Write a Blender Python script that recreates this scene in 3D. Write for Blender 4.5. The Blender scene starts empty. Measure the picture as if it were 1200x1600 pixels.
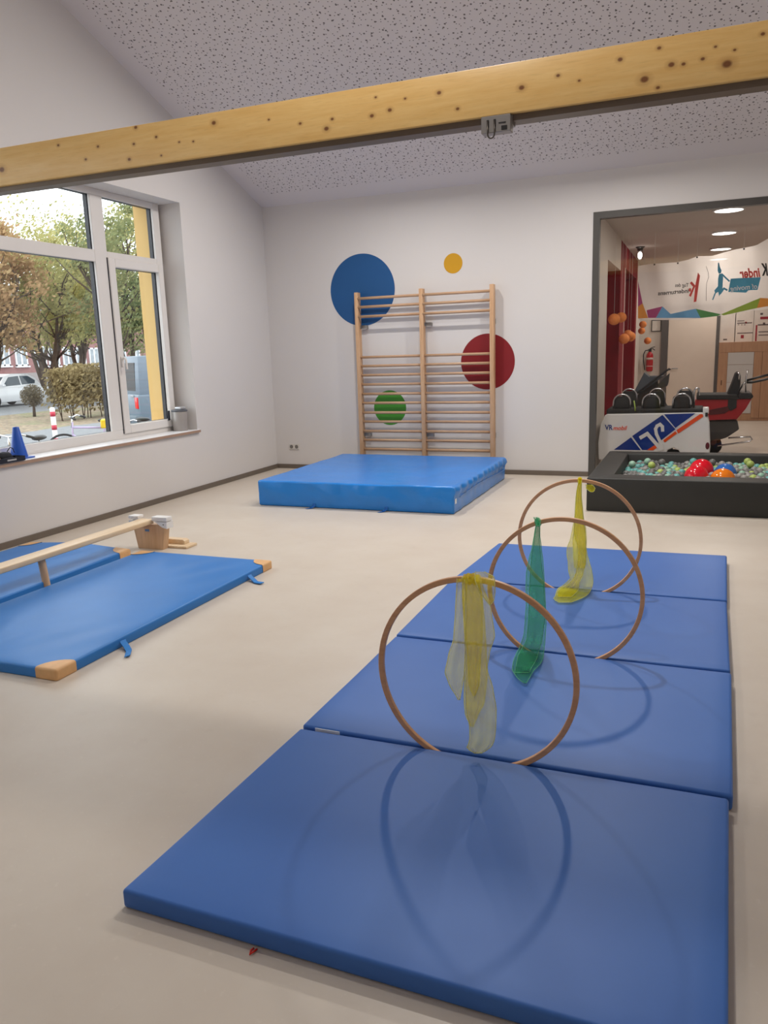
import bpy, bmesh, math, random
from mathutils import Vector, Matrix, noise

# ------------------------------------------------------------------ camera
scene = bpy.context.scene
COL = scene.collection
CAM_Z = 1.6
F_PX, PITCH, YAW, ROLL = 1225.0, 0.20148219, 0.38361307, -0.03217167
_fw = Vector((-math.sin(YAW) * math.cos(PITCH), math.cos(YAW) * math.cos(PITCH), -math.sin(PITCH)))
_r0 = Vector((math.cos(YAW), math.sin(YAW), 0.0))
_u0 = _r0.cross(_fw)
_rt = _r0 * math.cos(ROLL) + _u0 * math.sin(ROLL)
_up = -_r0 * math.sin(ROLL) + _u0 * math.cos(ROLL)
cam_data = bpy.data.cameras.new('camera')
cam_data.sensor_fit = 'VERTICAL'
cam_data.sensor_height = 24.0
cam_data.lens = F_PX / 1600.0 * 24.0
cam_data.clip_start = 0.05
cam_data.clip_end = 400
cam = bpy.data.objects.new('camera', cam_data)
COL.objects.link(cam)
cam.matrix_world = Matrix(((_rt.x, _up.x, -_fw.x, 0.0), (_rt.y, _up.y, -_fw.y, 0.0),
                           (_rt.z, _up.z, -_fw.z, CAM_Z), (0, 0, 0, 1)))
scene.camera = cam

# ------------------------------------------------------------------ world, exposure
world = bpy.data.worlds.new('overcast_sky')
scene.world = world
world.use_nodes = True
_bg = world.node_tree.nodes['Background']
_bg.inputs['Color'].default_value = (0.92, 0.96, 1.0, 1)
_bg.inputs['Strength'].default_value = 4.0
scene.view_settings.view_transform = 'Standard'
scene.view_settings.look = 'None'
scene.view_settings.gamma = 1.0
scene.view_settings.use_curve_mapping = False
scene.view_settings.exposure = -0.42
LAMP_BACK = 90.0      # watts of the ceiling lamps near the wall bars
LAMP_MID = 105.0        # lamp near the ridge
LAMP_FRONT = 42.0      # its dimmer twin over the near half
LAMP_HALL = 23.0       # each corridor downlight

rnd = random.Random(7)

# ------------------------------------------------------------------ measured points (photo pixel at a known real depth)
def ray(px, py):
    return _rt * ((px - 600) / F_PX) - _up * ((py - 800) / F_PX) + _fw
def at_y(px, py, Y):
    d = ray(px, py); t = Y / d.y
    return Vector((d.x * t, Y, CAM_Z + d.z * t))
def at_x(px, py, X):
    d = ray(px, py); t = X / d.x
    return Vector((X, d.y * t, CAM_Z + d.z * t))
def at_z(px, py, Z):
    d = ray(px, py); t = (Z - CAM_Z) / d.z
    return Vector((d.x * t, d.y * t, Z))
def at_d(px, py, D):
    d = ray(px, py); t = D / math.hypot(d.x, d.y)
    return Vector((d.x * t, d.y * t, CAM_Z + d.z * t))

# ------------------------------------------------------------------ materials
def lin(c):
    return tuple(((v / 255.0) / 12.92 if v / 255.0 <= 0.04045 else ((v / 255.0 + 0.055) / 1.055) ** 2.4) for v in c)

class NT:
    def __init__(s, name):
        s.m = bpy.data.materials.new(name); s.m.use_nodes = True
        s.t = s.m.node_tree; s.n = s.t.nodes; s.l = s.t.links
        s.b = s.n['Principled BSDF']; s.out = s.n['Material Output']
    def new(s, typ, **kw):
        nd = s.n.new(typ)
        for k, v in kw.items():
            setattr(nd, k, v)
        return nd
    def link(s, a, b):
        s.l.new(a, b)
    def math(s, op, a, b=None, clamp=False):
        nd = s.new('ShaderNodeMath', operation=op); nd.use_clamp = clamp
        for i, v in enumerate((a, b)):
            if v is None: continue
            if isinstance(v, (int, float)): nd.inputs[i].default_value = v
            else: s.link(v, nd.inputs[i])
        return nd.outputs[0]
    def mix(s, fac, a, b):
        nd = s.new('ShaderNodeMix', data_type='RGBA')
        for i, v in ((0, fac), (6, a), (7, b)):
            if isinstance(v, (int, float)): nd.inputs[i].default_value = v
            elif isinstance(v, tuple): nd.inputs[i].default_value = (*v[:3], 1)
            else: s.link(v, nd.inputs[i])
        return nd.outputs[2]
    def coord(s, which='Object', scale=(1, 1, 1)):
        tc = s.new('ShaderNodeTexCoord'); mp = s.new('ShaderNodeMapping')
        mp.inputs['Scale'].default_value = scale
        s.link(tc.outputs[which], mp.inputs['Vector'])
        return mp.outputs[0]
    def noise(s, vec, scale, detail=3, rough=0.5):
        nd = s.new('ShaderNodeTexNoise')
        nd.inputs['Scale'].default_value = scale; nd.inputs['Detail'].default_value = detail
        nd.inputs['Roughness'].default_value = rough
        s.link(vec, nd.inputs['Vector'])
        return nd.outputs['Fac']
    def ramp(s, fac, lo, hi):
        nd = s.new('ShaderNodeMapRange')
        nd.inputs[1].default_value = lo; nd.inputs[2].default_value = hi
        s.link(fac, nd.inputs[0])
        return nd.outputs[0]
    def bump(s, h, strength, dist):
        nd = s.new('ShaderNodeBump'); nd.inputs['Strength'].default_value = strength
        nd.inputs['Distance'].default_value = dist
        s.link(h, nd.inputs['Height']); s.link(nd.outputs[0], s.b.inputs['Normal'])

MATS = {}
def mat(name, col, rough=0.5, metal=0.0, spec=0.5, var=0.06, vscale=6.0, bump=0.0, bscale=60.0, bdist=0.002, coat=0.0, sheen=0.0):
    if name in MATS: return MATS[name]
    t = NT(name); c = lin(col)
    v = t.coord(); f = t.noise(v, vscale)
    a = tuple(max(0, x * (1 - var)) for x in c); b = tuple(min(1, x * (1 + var)) for x in c)
    t.link(t.mix(t.ramp(f, 0.3, 0.7), a, b), t.b.inputs['Base Color'])
    t.b.inputs['Roughness'].default_value = rough
    t.b.inputs['Metallic'].default_value = metal
    t.b.inputs['Specular IOR Level'].default_value = spec
    t.b.inputs['Coat Weight'].default_value = coat
    t.b.inputs['Sheen Weight'].default_value = sheen
    if bump: t.bump(t.noise(v, bscale, 4), bump, bdist)
    MATS[name] = t.m
    return t.m

def wood(name, c1, c2, axis='x', scale=1.0, rough=0.45, knots=None):
    if name in MATS: return MATS[name]
    t = NT(name)
    st = {'x': (1.2, 14, 14), 'y': (14, 1.2, 14), 'z': (14, 14, 1.2)}[axis]
    v = t.coord('Object', tuple(k * scale for k in st))
    f = t.noise(v, 2.0, 5, 0.6)
    g = t.noise(v, 9.0, 2)
    col = t.mix(t.ramp(f, 0.3, 0.72), lin(c1), lin(c2))
    dk = tuple(x * 0.72 for x in lin(c2))
    col = t.mix(t.math('MULTIPLY', t.ramp(g, 0.55, 0.8), 0.35), col, dk)
    if knots:
        tc = t.new('ShaderNodeTexCoord')
        acc = None
        for (kx, kz, kr) in knots:
            sb = t.new('ShaderNodeVectorMath', operation='SUBTRACT'); t.link(tc.outputs['Object'], sb.inputs[0])
            sb.inputs[1].default_value = (kx, 0, kz)
            ml = t.new('ShaderNodeVectorMath', operation='MULTIPLY'); t.link(sb.outputs[0], ml.inputs[0])
            ml.inputs[1].default_value = (0.75 / kr, 0, 1.0 / kr)
            ln = t.new('ShaderNodeVectorMath', operation='LENGTH'); t.link(ml.outputs[0], ln.inputs[0])
            acc = ln.outputs['Value'] if acc is None else t.math('MINIMUM', acc, ln.outputs['Value'])
        halo = t.ramp(acc, 2.4, 1.0)
        core = t.ramp(acc, 1.1, 0.6)
        col = t.mix(t.math('MULTIPLY', halo, 0.35, True), col, lin((176, 112, 52)))
        col = t.mix(t.math('MULTIPLY', core, 0.92, True), col, lin((120, 68, 34)))
    t.link(col, t.b.inputs['Base Color'])
    t.b.inputs['Roughness'].default_value = rough
    t.bump(f, 0.08, 0.002)
    MATS[name] = t.m
    return t.m

def emit(name, col, strength):
    t = NT(name)
    t.b.inputs['Base Color'].default_value = (0.8, 0.8, 0.8, 1)
    t.b.inputs['Emission Color'].default_value = (*col, 1)
    t.b.inputs['Emission Strength'].default_value = strength
    return t.m

def glass(name, tint=(1, 1, 1), ior=1.45):
    t = NT(name)
    tr = t.new('ShaderNodeBsdfTransparent'); tr.inputs[0].default_value = (*tint, 1)
    gl = t.new('ShaderNodeBsdfGlossy'); gl.inputs['Roughness'].default_value = 0.02
    lw = t.new('ShaderNodeLayerWeight'); lw.inputs['Blend'].default_value = 0.5
    f0 = ((ior - 1) / (ior + 1)) ** 2
    fr = t.math('ADD', t.math('MULTIPLY', t.math('POWER', lw.outputs['Facing'], 5.0), 1 - f0), f0)
    mx = t.new('ShaderNodeMixShader')
    t.link(fr, mx.inputs[0]); t.link(tr.outputs[0], mx.inputs[1]); t.link(gl.outputs[0], mx.inputs[2])
    t.link(mx.outputs[0], t.out.inputs['Surface'])
    return t.m

def sheer(name, col, alpha, lo=0.88, hi=1.1):
    t = NT(name)
    tr = t.new('ShaderNodeBsdfTransparent'); tr.inputs[0].default_value = (1, 1, 1, 1)
    df = t.new('ShaderNodeBsdfDiffuse'); tl = t.new('ShaderNodeBsdfTranslucent')
    v = t.coord()
    f = t.ramp(t.noise(v, 9.0, 3), 0.3, 0.7)
    c = lin(col)
    cc = t.mix(f, tuple(x * lo for x in c), tuple(min(1, x * hi) for x in c))
    t.link(cc, df.inputs[0]); t.link(cc, tl.inputs[0])
    m1 = t.new('ShaderNodeMixShader'); m1.inputs[0].default_value = 0.55
    t.link(df.outputs[0], m1.inputs[1]); t.link(tl.outputs[0], m1.inputs[2])
    m2 = t.new('ShaderNodeMixShader'); m2.inputs[0].default_value = alpha
    t.link(tr.outputs[0], m2.inputs[1]); t.link(m1.outputs[0], m2.inputs[2])
    t.link(m2.outputs[0], t.out.inputs['Surface'])
    return t.m

# ------------------------------------------------------------------ mesh helpers
class B:
    """collects geometry of one part"""
    def __init__(s): s.bm = bmesh.new()
    def _new(s, before):
        return [v for v in s.bm.verts if v not in before]
    def box(s, c, size, rot=None, bevel=0.0, seg=2):
        r = bmesh.ops.create_cube(s.bm, size=1.0)
        vs = r['verts']
        for v in vs: v.co = Vector((v.co.x * size[0], v.co.y * size[1], v.co.z * size[2]))
        if bevel:
            es = list({e for v in vs for e in v.link_edges})
            rb = bmesh.ops.bevel(s.bm, geom=es, offset=bevel, segments=seg, profile=0.5, affect='EDGES')
            vs = list({v for f in rb['faces'] for v in f.verts} | {v for v in vs if v.is_valid})
        for v in vs:
            if rot is not None: v.co = rot @ v.co
            v.co += Vector(c)
        return s
    def span(s, x0, x1, y0, y1, z0, z1, bevel=0.0, seg=2):
        return s.box(((x0 + x1) / 2, (y0 + y1) / 2, (z0 + z1) / 2), (abs(x1 - x0), abs(y1 - y0), abs(z1 - z0)), None, bevel, seg)
    def tube(s, pts, r, seg=8, closed=False, flat=1.0, cap=True):
        pts = [Vector(p) for p in pts]; n = len(pts); rings = []
        prev = None
        for i, p in enumerate(pts):
            if closed: d = (pts[(i + 1) % n] - pts[i - 1])
            else: d = pts[min(i + 1, n - 1)] - pts[max(i - 1, 0)]
            if d.length < 1e-9: d = Vector((0, 0, 1))
            d.normalize()
            if prev is None:
                a = Vector((0, 0, 1)) if abs(d.z) < 0.9 else Vector((1, 0, 0))
                u = a.cross(d).normalized()
            else:
                u = (prev - d * prev.dot(d))
                u = u.normalized() if u.length > 1e-6 else d.orthogonal().normalized()
            prev = u; w = d.cross(u)
            rr = r[i] if isinstance(r, (list, tuple)) else r
            rings.append([s.bm.verts.new(p + u * (rr * math.cos(2 * math.pi * k / seg)) + w * (rr * flat * math.sin(2 * math.pi * k / seg))) for k in range(seg)])
        m = n if closed else n - 1
        for i in range(m):
            a, b = rings[i], rings[(i + 1) % n]
            for k in range(seg):
                s.bm.faces.new((a[k], a[(k + 1) % seg], b[(k + 1) % seg], b[k]))
        if cap and not closed:
            s.bm.faces.new(rings[0][::-1]); s.bm.faces.new(rings[-1])
        return s
    def cyl(s, p0, p1, r0, r1=None, seg=16):
        return s.tube([p0, p1], [r0, r0 if r1 is None else r1], seg)
    def lathe(s, prof, c=(0, 0, 0), seg=24):
        rings = []
        for (r, z) in prof:
            rings.append([s.bm.verts.new((c[0] + r * math.cos(2 * math.pi * k / seg), c[1] + r * math.sin(2 * math.pi * k / seg), c[2] + z)) for k in range(seg)])
        for a, b in zip(rings, rings[1:]):
            for k in range(seg):
                s.bm.faces.new((a[k], a[(k + 1) % seg], b[(k + 1) % seg], b[k]))
        if prof[0][0] > 1e-6: s.bm.faces.new(rings[0][::-1])
        if prof[-1][0] > 1e-6: s.bm.faces.new(rings[-1])
        return s
    def sphere(s, c, r, u=20, v=12, sc=(1, 1, 1)):
        rr = bmesh.ops.create_uvsphere(s.bm, u_segments=u, v_segments=v, radius=r)
        for q in rr['verts']: q.co = Vector((q.co.x * sc[0], q.co.y * sc[1], q.co.z * sc[2])) + Vector(c)
        return s
    def prism(s, pts, vec, bevel=0.0):
        """closed polygon pts (3D) extruded along vec"""
        vec = Vector(vec)
        a = [s.bm.verts.new(Vector(p)) for p in pts]; b = [s.bm.verts.new(Vector(p) + vec) for p in pts]
        n = len(a)
        fs = [s.bm.faces.new(a), s.bm.faces.new(b[::-1])]
        for i in range(n): fs.append(s.bm.faces.new((a[i], b[i], b[(i + 1) % n], a[(i + 1) % n])))
        if bevel:
            es = list({e for f in fs for e in f.edges})
            bmesh.ops.bevel(s.bm, geom=es, offset=bevel, segments=2, profile=0.5, affect='EDGES')
        return s
    def poly(s, pts):
        s.bm.faces.new([s.bm.verts.new(Vector(p)) for p in pts]); return s
    def grid(s, fn, nu, nv, closed_u=False):
        vs = [[s.bm.verts.new(fn(i / nu, j / nv)) for j in range(nv + 1)] for i in range(nu if closed_u else nu + 1)]
        for i in range(nu):
            a = vs[i]; b = vs[(i + 1) % len(vs)]
            for j in range(nv): s.bm.faces.new((a[j], b[j], b[j + 1], a[j + 1]))
        return s

def soft_box(hx, hy, hz, r, step, disp=None):
    """rounded box centred on origin with evenly fine faces, so that it can be wrinkled"""
    b = B(); bm = b.bm
    def axis(h):
        k = max(1, int(2 * (h - r) / step))
        return [-h, -h + r * 0.3, -h + r * 0.65] + [-(h - r) + 2 * (h - r) * i / k for i in range(k + 1)] + [h - r * 0.65, h - r * 0.3, h]
    A = (axis(hx), axis(hy), axis(hz)); H = (hx, hy, hz)
    for ax in range(3):
        o1, o2 = (ax + 1) % 3, (ax + 2) % 3
        for sgn in (-1, 1):
            rows = []
            for p in A[o1]:
                row = []
                for q in A[o2]:
                    P = [0, 0, 0]; P[ax] = sgn * H[ax]; P[o1] = p; P[o2] = q
                    Q = [max(-(H[i] - r), min(H[i] - r, P[i])) for i in range(3)]
                    d = Vector(P) - Vector(Q)
                    v = Vector(Q) + d.normalized() * r
                    row.append(bm.verts.new(v))
                rows.append(row)
            for i in range(len(rows) - 1):
                for j in range(len(rows[0]) - 1):
                    q = (rows[i][j], rows[i + 1][j], rows[i + 1][j + 1], rows[i][j + 1])
                    bm.faces.new(q if sgn > 0 else q[::-1])
    bmesh.ops.remove_doubles(bm, verts=bm.verts, dist=1e-5)
    if disp:
        for v in bm.verts: v.co = disp(v.co.copy())
    return b

def root_loc(o):
    while o.parent: o = o.parent
    return o.location
def obj(name, b, m, parent=None, smooth=False, world_xyz=False, recalc=True, kind=None):
    bm = b.bm if isinstance(b, B) else b
    if recalc: bmesh.ops.recalc_face_normals(bm, faces=bm.faces)
    if world_xyz and parent is not None:
        L = Vector(root_loc(parent))
        for v in bm.verts: v.co -= L
    me = bpy.data.meshes.new(name); bm.to_mesh(me); bm.free()
    me.materials.append(m)
    if smooth:
        for p in me.polygons: p.use_smooth = True
        if smooth == 'auto':
            try: me.set_sharp_from_angle(angle=math.radians(40))
            except Exception: pass
    o = bpy.data.objects.new(name, me); COL.objects.link(o)
    if parent: o.parent = parent
    if kind: o['kind'] = kind
    return o
def tag(o, label=None, cat=None, group=None, kind=None):
    if label: o['label'] = label
    if cat: o['category'] = cat
    if group: o['group'] = group
    if kind: o['kind'] = kind
    return o
def thing(name, loc, label, cat, group=None, rz=0.0):
    o = bpy.data.objects.new(name, None); COL.objects.link(o)
    o.empty_display_size = 0.1
    o.location = loc; o.rotation_euler = (0, 0, rz)
    return tag(o, label, cat, group)
def struct(name, b, m, parent=None, **kw):
    o = obj(name, b, m, parent, **kw)
    o['kind'] = 'structure'
    return o
def set_origin(o, p):
    """one-mesh things: move the origin to p (world) keeping the geometry in place"""
    p = Vector(p); o.data.transform(Matrix.Translation(-p)); o.location = p
    return o
def copy_tree(o, parent=None):
    c = o.copy(); COL.objects.link(c); c.parent = parent
    for ch in o.children: copy_tree(ch, c)
    return c
def text_mesh(txt, size, shear=0.0, bold=0.0):
    cu = bpy.data.curves.new('lettering', 'FONT'); cu.body = txt; cu.size = size; cu.shear = shear; cu.offset = bold
    cu.resolution_u = 3
    to = bpy.data.objects.new('lettering', cu); COL.objects.link(to)
    dg = bpy.context.evaluated_depsgraph_get(); dg.update()
    me = bpy.data.meshes.new_from_object(to.evaluated_get(dg))
    bm = bmesh.new(); bm.from_mesh(me)
    bpy.data.objects.remove(to); bpy.data.curves.remove(cu); bpy.data.meshes.remove(me)
    return bm
def ribbon(pts, w):
    """flat stroke in 2D: list of quads"""
    out = []
    for (a, b) in zip(pts, pts[1:]):
        a = Vector(a); b = Vector(b); d = (b - a).normalized(); n = Vector((-d.y, d.x)) * (w / 2); e = d * (w * 0.35)
        out.append([a - e + n, b + e + n, b + e - n, a - e - n])
    return out

# ================================================================== STRUCTURE
XL, XR = -5.64, 3.4            # gable wall with the windows, opposite wall
YF, YB, YRIDGE = -0.9, 9.9, 4.5
EAVE, SLOPE = 3.57, 0.365
RIDGE = EAVE + SLOPE * (YB - YRIDGE)
HX0, HX1, HY1, HZ = -1.24, 2.7, 18.0, 3.2      # corridor behind the glazing

# plaster
def plaster(name, col):
    t = NT(name); v = t.coord()
    f = t.noise(v, 1.3, 3)
    c = lin(col)
    t.link(t.mix(t.ramp(f, 0.3, 0.7), tuple(x * 0.985 for x in c), c), t.b.inputs['Base Color'])
    t.b.inputs['Roughness'].default_value = 0.85
    t.b.inputs['Specular IOR Level'].default_value = 0.25
    t.bump(t.noise(v, 90, 4), 0.12, 0.002)
    return t.m
M_WALL = plaster('white_wall_paint', (220, 216, 214))
M_HALLWALL = plaster('warm_white_wall_paint', (214, 205, 196))
M_YELLOW = plaster('yellow_facade_render', (232, 196, 132))
M_REDWALL = plaster('wine_red_wall_paint', (132, 18, 32))

# linoleum floor
t = NT('beige_linoleum'); v = t.coord()
f1 = t.noise(v, 2.2, 4, 0.6); f2 = t.noise(v, 38, 3, 0.6); f3 = t.noise(v, 9, 5, 0.65)
c = t.mix(t.ramp(f1, 0.3, 0.7), lin((204, 192, 178)), lin((210, 200, 187)))
c = t.mix(t.math('MULTIPLY', t.ramp(f2, 0.62, 0.75), 0.25), c, lin((226, 217, 204)))
c = t.mix(t.math('MULTIPLY', t.ramp(f3, 0.6, 0.8), 0.18), c, lin((176, 162, 145)))
t.link(c, t.b.inputs['Base Color'])
t.b.inputs['Specular IOR Level'].default_value = 0.42
rg = t.new('ShaderNodeMapRange'); t.link(f3, rg.inputs[0]); rg.inputs[3].default_value = 0.36; rg.inputs[4].default_value = 0.46
t.link(rg.outputs[0], t.b.inputs['Roughness'])
t.bump(f2, 0.03, 0.001)
M_FLOOR = t.m

# perforated acoustic ceiling: round holes of mixed size in a plain margin
t = NT('perforated_acoustic_ceiling'); tc = t.new('ShaderNodeTexCoord')
sx = t.new('ShaderNodeSeparateXYZ'); t.link(tc.outputs['Object'], sx.inputs[0])
ax = sx.outputs[0]
ay = t.math('MULTIPLY', sx.outputs[1], math.sqrt(1 + SLOPE ** 2))
cb = t.new('ShaderNodeCombineXYZ'); t.link(ax, cb.inputs[0]); t.link(ay, cb.inputs[1])
holes = None
for sc, lo, hi, off in ((11.0, 0.055, 0.08, 0.0), (17.5, 0.05, 0.07, 3.7)):
    mp = t.new('ShaderNodeMapping'); mp.inputs['Location'].default_value = (off, off * 0.7, 0); t.link(cb.outputs[0], mp.inputs[0])
    vo = t.new('ShaderNodeTexVoronoi', voronoi_dimensions='2D'); vo.inputs['Scale'].default_value = sc
    vo.inputs['Randomness'].default_value = 0.85
    t.link(mp.outputs[0], vo.inputs['Vector'])
    d = t.math('SUBTRACT', vo.outputs['Distance'], (lo + hi) / 2 * 1.6)
    h = t.math('LESS_THAN', d, 0.0)
    holes = h if holes is None else t.math('MAXIMUM', holes, h)
# margin along gable wall and along both eaves
mk = t.math('GREATER_THAN', ax, XL + 0.21)
dy = t.math('ABSOLUTE', t.math('SUBTRACT', sx.outputs[1], YRIDGE))
mk = t.math('MULTIPLY', mk, t.math('LESS_THAN', dy, (YB - YRIDGE) - 0.27))
holes = t.math('MULTIPLY', holes, mk)
t.link(t.mix(holes, lin((224, 218, 219)), lin((122, 116, 116))), t.b.inputs['Base Color'])
t.b.inputs['Roughness'].default_value = 0.9
t.b.inputs['Specular IOR Level'].default_value = 0.15
inv = t.math('SUBTRACT', 1.0, holes)
t.bump(inv, 0.35, 0.004)
M_CEIL = t.m

b = B().span(XL - 0.6, XR + 0.2, YF - 0.2, YB + 0.12, -0.2, 0.0)
b.span(HX0 - 0.6, HX1 + 0.2, YB + 0.12, HY1 + 0.2, -0.2, 0.0)
struct('floor', b, M_FLOOR)

# ceiling: two sloping sheets with thickness
b = B()
for ye in (YB, YF):
    b.prism([(XL, ye, EAVE), (XR, ye, EAVE), (XR, YRIDGE, RIDGE), (XL, YRIDGE, RIDGE)], (0, 0, 0.12))
struct('ceiling', b, M_CEIL)

# window openings in the gable wall (world y); nearer one unseen, added for daylight
W1 = (4.85, 8.01); W2 = (0.97, 4.13); WZ = (0.745, 3.35)
def gable(b, x0, x1, wins, wz):
    def slab(pts): b.prism([(x0, y, z) for (y, z) in pts], (x1 - x0, 0, 0))
    (a0, a1), (c0, c1) = wins
    E0, E1 = YF - 0.1, YB + 0.12
    def zc(y): return EAVE + SLOPE * (YB - y if y > YRIDGE else y - YF) + 0.1
    slab([(E0, -0.4), (E1, -0.4), (E1, wz[0]), (E0, wz[0])])
    for (p, q) in ((E0, c0), (c1, a0), (a1, E1)):
        slab([(p, wz[0]), (q, wz[0]), (q, wz[1]), (p, wz[1])])
    slab([(E0, wz[1]), (E1, wz[1]), (E1, zc(E1)), (YRIDGE, zc(YRIDGE)), (E0, zc(E0))])
b = B(); gable(b, XL, -5.995, (W1, W2), WZ)
wall_left = struct('wall_left', b, M_WALL)
b = B(); gable(b, -5.996, -6.215, ((4.93, 7.90), (1.05, 4.02)), (0.80, 3.42))
struct('facade', b, M_YELLOW, wall_left)

# eaves wall with the glazed opening into the corridor
GX0, GX1, GZ1 = -1.239, 2.35, 3.115
b = B()
b.span(XL - 0.3, GX0, YB, YB + 0.12, 0, EAVE + 0.12)
b.span(GX1, XR + 0.2, YB, YB + 0.12, 0, EAVE + 0.12)
b.span(GX0, GX1, YB, YB + 0.12, GZ1, EAVE + 0.12)
struct('wall_back', b, M_WALL)
b = B().span(XL - 0.3, XR + 0.2, YF - 0.12, YF, 0, EAVE + 0.12)
struct('wall_front', b, M_WALL)
b = B().prism([(XR, YF - 0.1, 0), (XR, YB + 0.1, 0), (XR, YB + 0.1, EAVE + 0.1), (XR, YRIDGE, RIDGE + 0.1), (XR, YF - 0.1, EAVE + 0.1)], (0.15, 0, 0))
struct('wall_right', b, M_WALL)

M_BASE = mat('taupe_skirting', (112, 101, 90), 0.5, var=0.04)
def skirting(name, pts):
    b = B()
    for (x0, x1, y0, y1) in pts: b.span(x0, x1, y0, y1, 0.0, 0.06, 0.003, 1)
    return struct(name, b, M_BASE)
skirting('baseboard_left', [(XL, XL + 0.015, YF, YB)])
skirting('baseboard_back', [(XL + 0.015, GX0, YB - 0.015, YB)])
skirting('baseboard_right', [(XR - 0.015, XR, YF, YB)])

# ------------------------------------------------------------------ gable window
M_PVC = mat('white_window_plastic', (226, 222, 219), 0.35, var=0.01)
M_DARKFR = mat('anthracite_window_outside', (26, 30, 44), 0.4, var=0.04)
M_PANE = glass('window_glass', (0.97, 0.985, 0.98))
M_SILL = mat('white_sill_board', (236, 236, 238), 0.3, var=0.01)
M_SILLEDGE = mat('brown_sill_edge', (170, 140, 120), 0.5, var=0.06)
def rect_frame(b, x0, x1, y0, y1, z0, z1, wl, wr, wb, wt, bev=0.004):
    b.span(x0, x1, y0, y0 + wl, z0, z1, bev, 1)
    b.span(x0, x1, y1 - wr, y1, z0, z1, bev, 1)
    b.span(x0, x1, y0 + wl, y1 - wr, z0, z0 + wb, bev, 1)
    b.span(x0, x1, y0 + wl, y1 - wr, z1 - wt, z1, bev, 1)
def make_window(name):
    XI, XG, XO = -5.905, -5.935, -5.994       # inner face, glass, outside face
    w = bpy.data.objects.new(name, None); COL.objects.link(w); w.location = (XI, 4.85, 0.745); w['kind'] = 'structure'
    y0, y1, z0, z1 = W1[0], W1[1] - 0.045, WZ[0], WZ[1]
    b = B(); rect_frame(b, XI, XG, y0, y1, z0, z1, 0.1, 0.112, 0.1, 0.065); obj('frame', b, M_PVC, w, world_xyz=True)
    obj('mullion', B().span(XI, XG, 6.832, 7.02, z0 + 0.1, z1 - 0.065, 0.004, 1), M_PVC, w, world_xyz=True)
    b = B().span(XI - 0.001, XG, y0 + 0.1, 6.832, 2.615, 2.735, 0.004, 1).span(XI - 0.001, XG, 7.02, y1 - 0.112, 2.67, 2.735, 0.004, 1)
    obj('transom', b, M_PVC, w, world_xyz=True)
    b = B(); rect_frame(b, XI + 0.022, XG, 7.008, y1 - 0.05, 0.8, 2.672, 0.1, 0.068, 0.092, 0.092, 0.006)
    s = obj('sash', b, M_PVC, w, world_xyz=True)
    # dark rubber joint beside the sash
    obj('sash_joint', B().span(XI + 0.008, XI - 0.01, 7.001, 7.008, 0.8, 2.672), M_DARKFR, s, world_xyz=True)
    b = B()
    b.span(XI + 0.022, XI + 0.035, 7.045, 7.075, 1.53, 1.64, 0.004, 1)
    b.tube([(XI + 0.035, 7.06, 1.62), (XI + 0.07, 7.06, 1.62), (XI + 0.08, 7.06, 1.60), (XI + 0.08, 7.065, 1.50)], 0.012, 8)
    obj('handle', b, M_PVC, s, world_xyz=True, smooth='auto')
    b = B()
    for (p, q, r, u) in ((y0 + 0.1, 6.832, z0 + 0.1, 2.615), (y0 + 0.1, 6.832, 2.735, z1 - 0.065), (7.02, y1 - 0.112, 2.735, z1 - 0.065), (7.108, y1 - 0.118, 0.892, 2.58)):
        pane = obj('pane', B().span(XG - 0.004, XG - 0.012, p - 0.012, q + 0.012, r - 0.012, u + 0.012), M_PANE, w, world_xyz=True)
        rect_frame(b, XG - 0.013, XO, p - 0.05, q + 0.05, r - 0.05, u + 0.05, 0.05, 0.05, 0.05, 0.05, 0)
    obj('outer_frame', b, M_DARKFR, w, world_xyz=True)
    sb = B().span(XL + 0.025, XI, y0 + 0.002, W1[1] + 0.03, 0.725, 0.748, 0.002, 1)
    sl = obj('sill', sb, M_SILL, w, world_xyz=True)
    obj('sill_edge', B().span(XL + 0.0255, XL + 0.029, y0 + 0.002, W1[1] + 0.03, 0.714, 0.742), M_SILLEDGE, sl, world_xyz=True)
    return w
win1 = make_window('window_1')
fill_win = copy_tree(win1); fill_win.name = 'added_fill_window'; fill_win.location.y -= 3.88  # unseen twin window, added to let fill daylight into the near half

# ------------------------------------------------------------------ glazed opening to the corridor
M_FRAME = mat('dark_grey_aluminium', (74, 71, 68), 0.45, var=0.03)
w3 = bpy.data.objects.new('window_3', None); COL.objects.link(w3); w3.location = (GX0, YB, 0); w3['kind'] = 'structure'
FW = 0.075
b = B()
y0, y1 = YB - 0.012, YB + 0.09
b.span(GX0, GX0 + FW, y0, y1, 0, GZ1).span(GX1 - FW, GX1, y0, y1, 0, GZ1)
b.span(GX0 + FW, GX1 - FW, y0, y1, GZ1 - FW, GZ1).span(GX0 + FW, GX1 - FW, y0, y1, 0, 0.05)
obj('frame', b, M_FRAME, w3, world_xyz=True)
obj('pane', B().span(GX0 + FW, GX1 - FW, YB + 0.04, YB + 0.048, 0.05, GZ1 - FW), glass('corridor_glass', (0.985, 0.985, 0.985), 1.3), w3, world_xyz=True)

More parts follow.
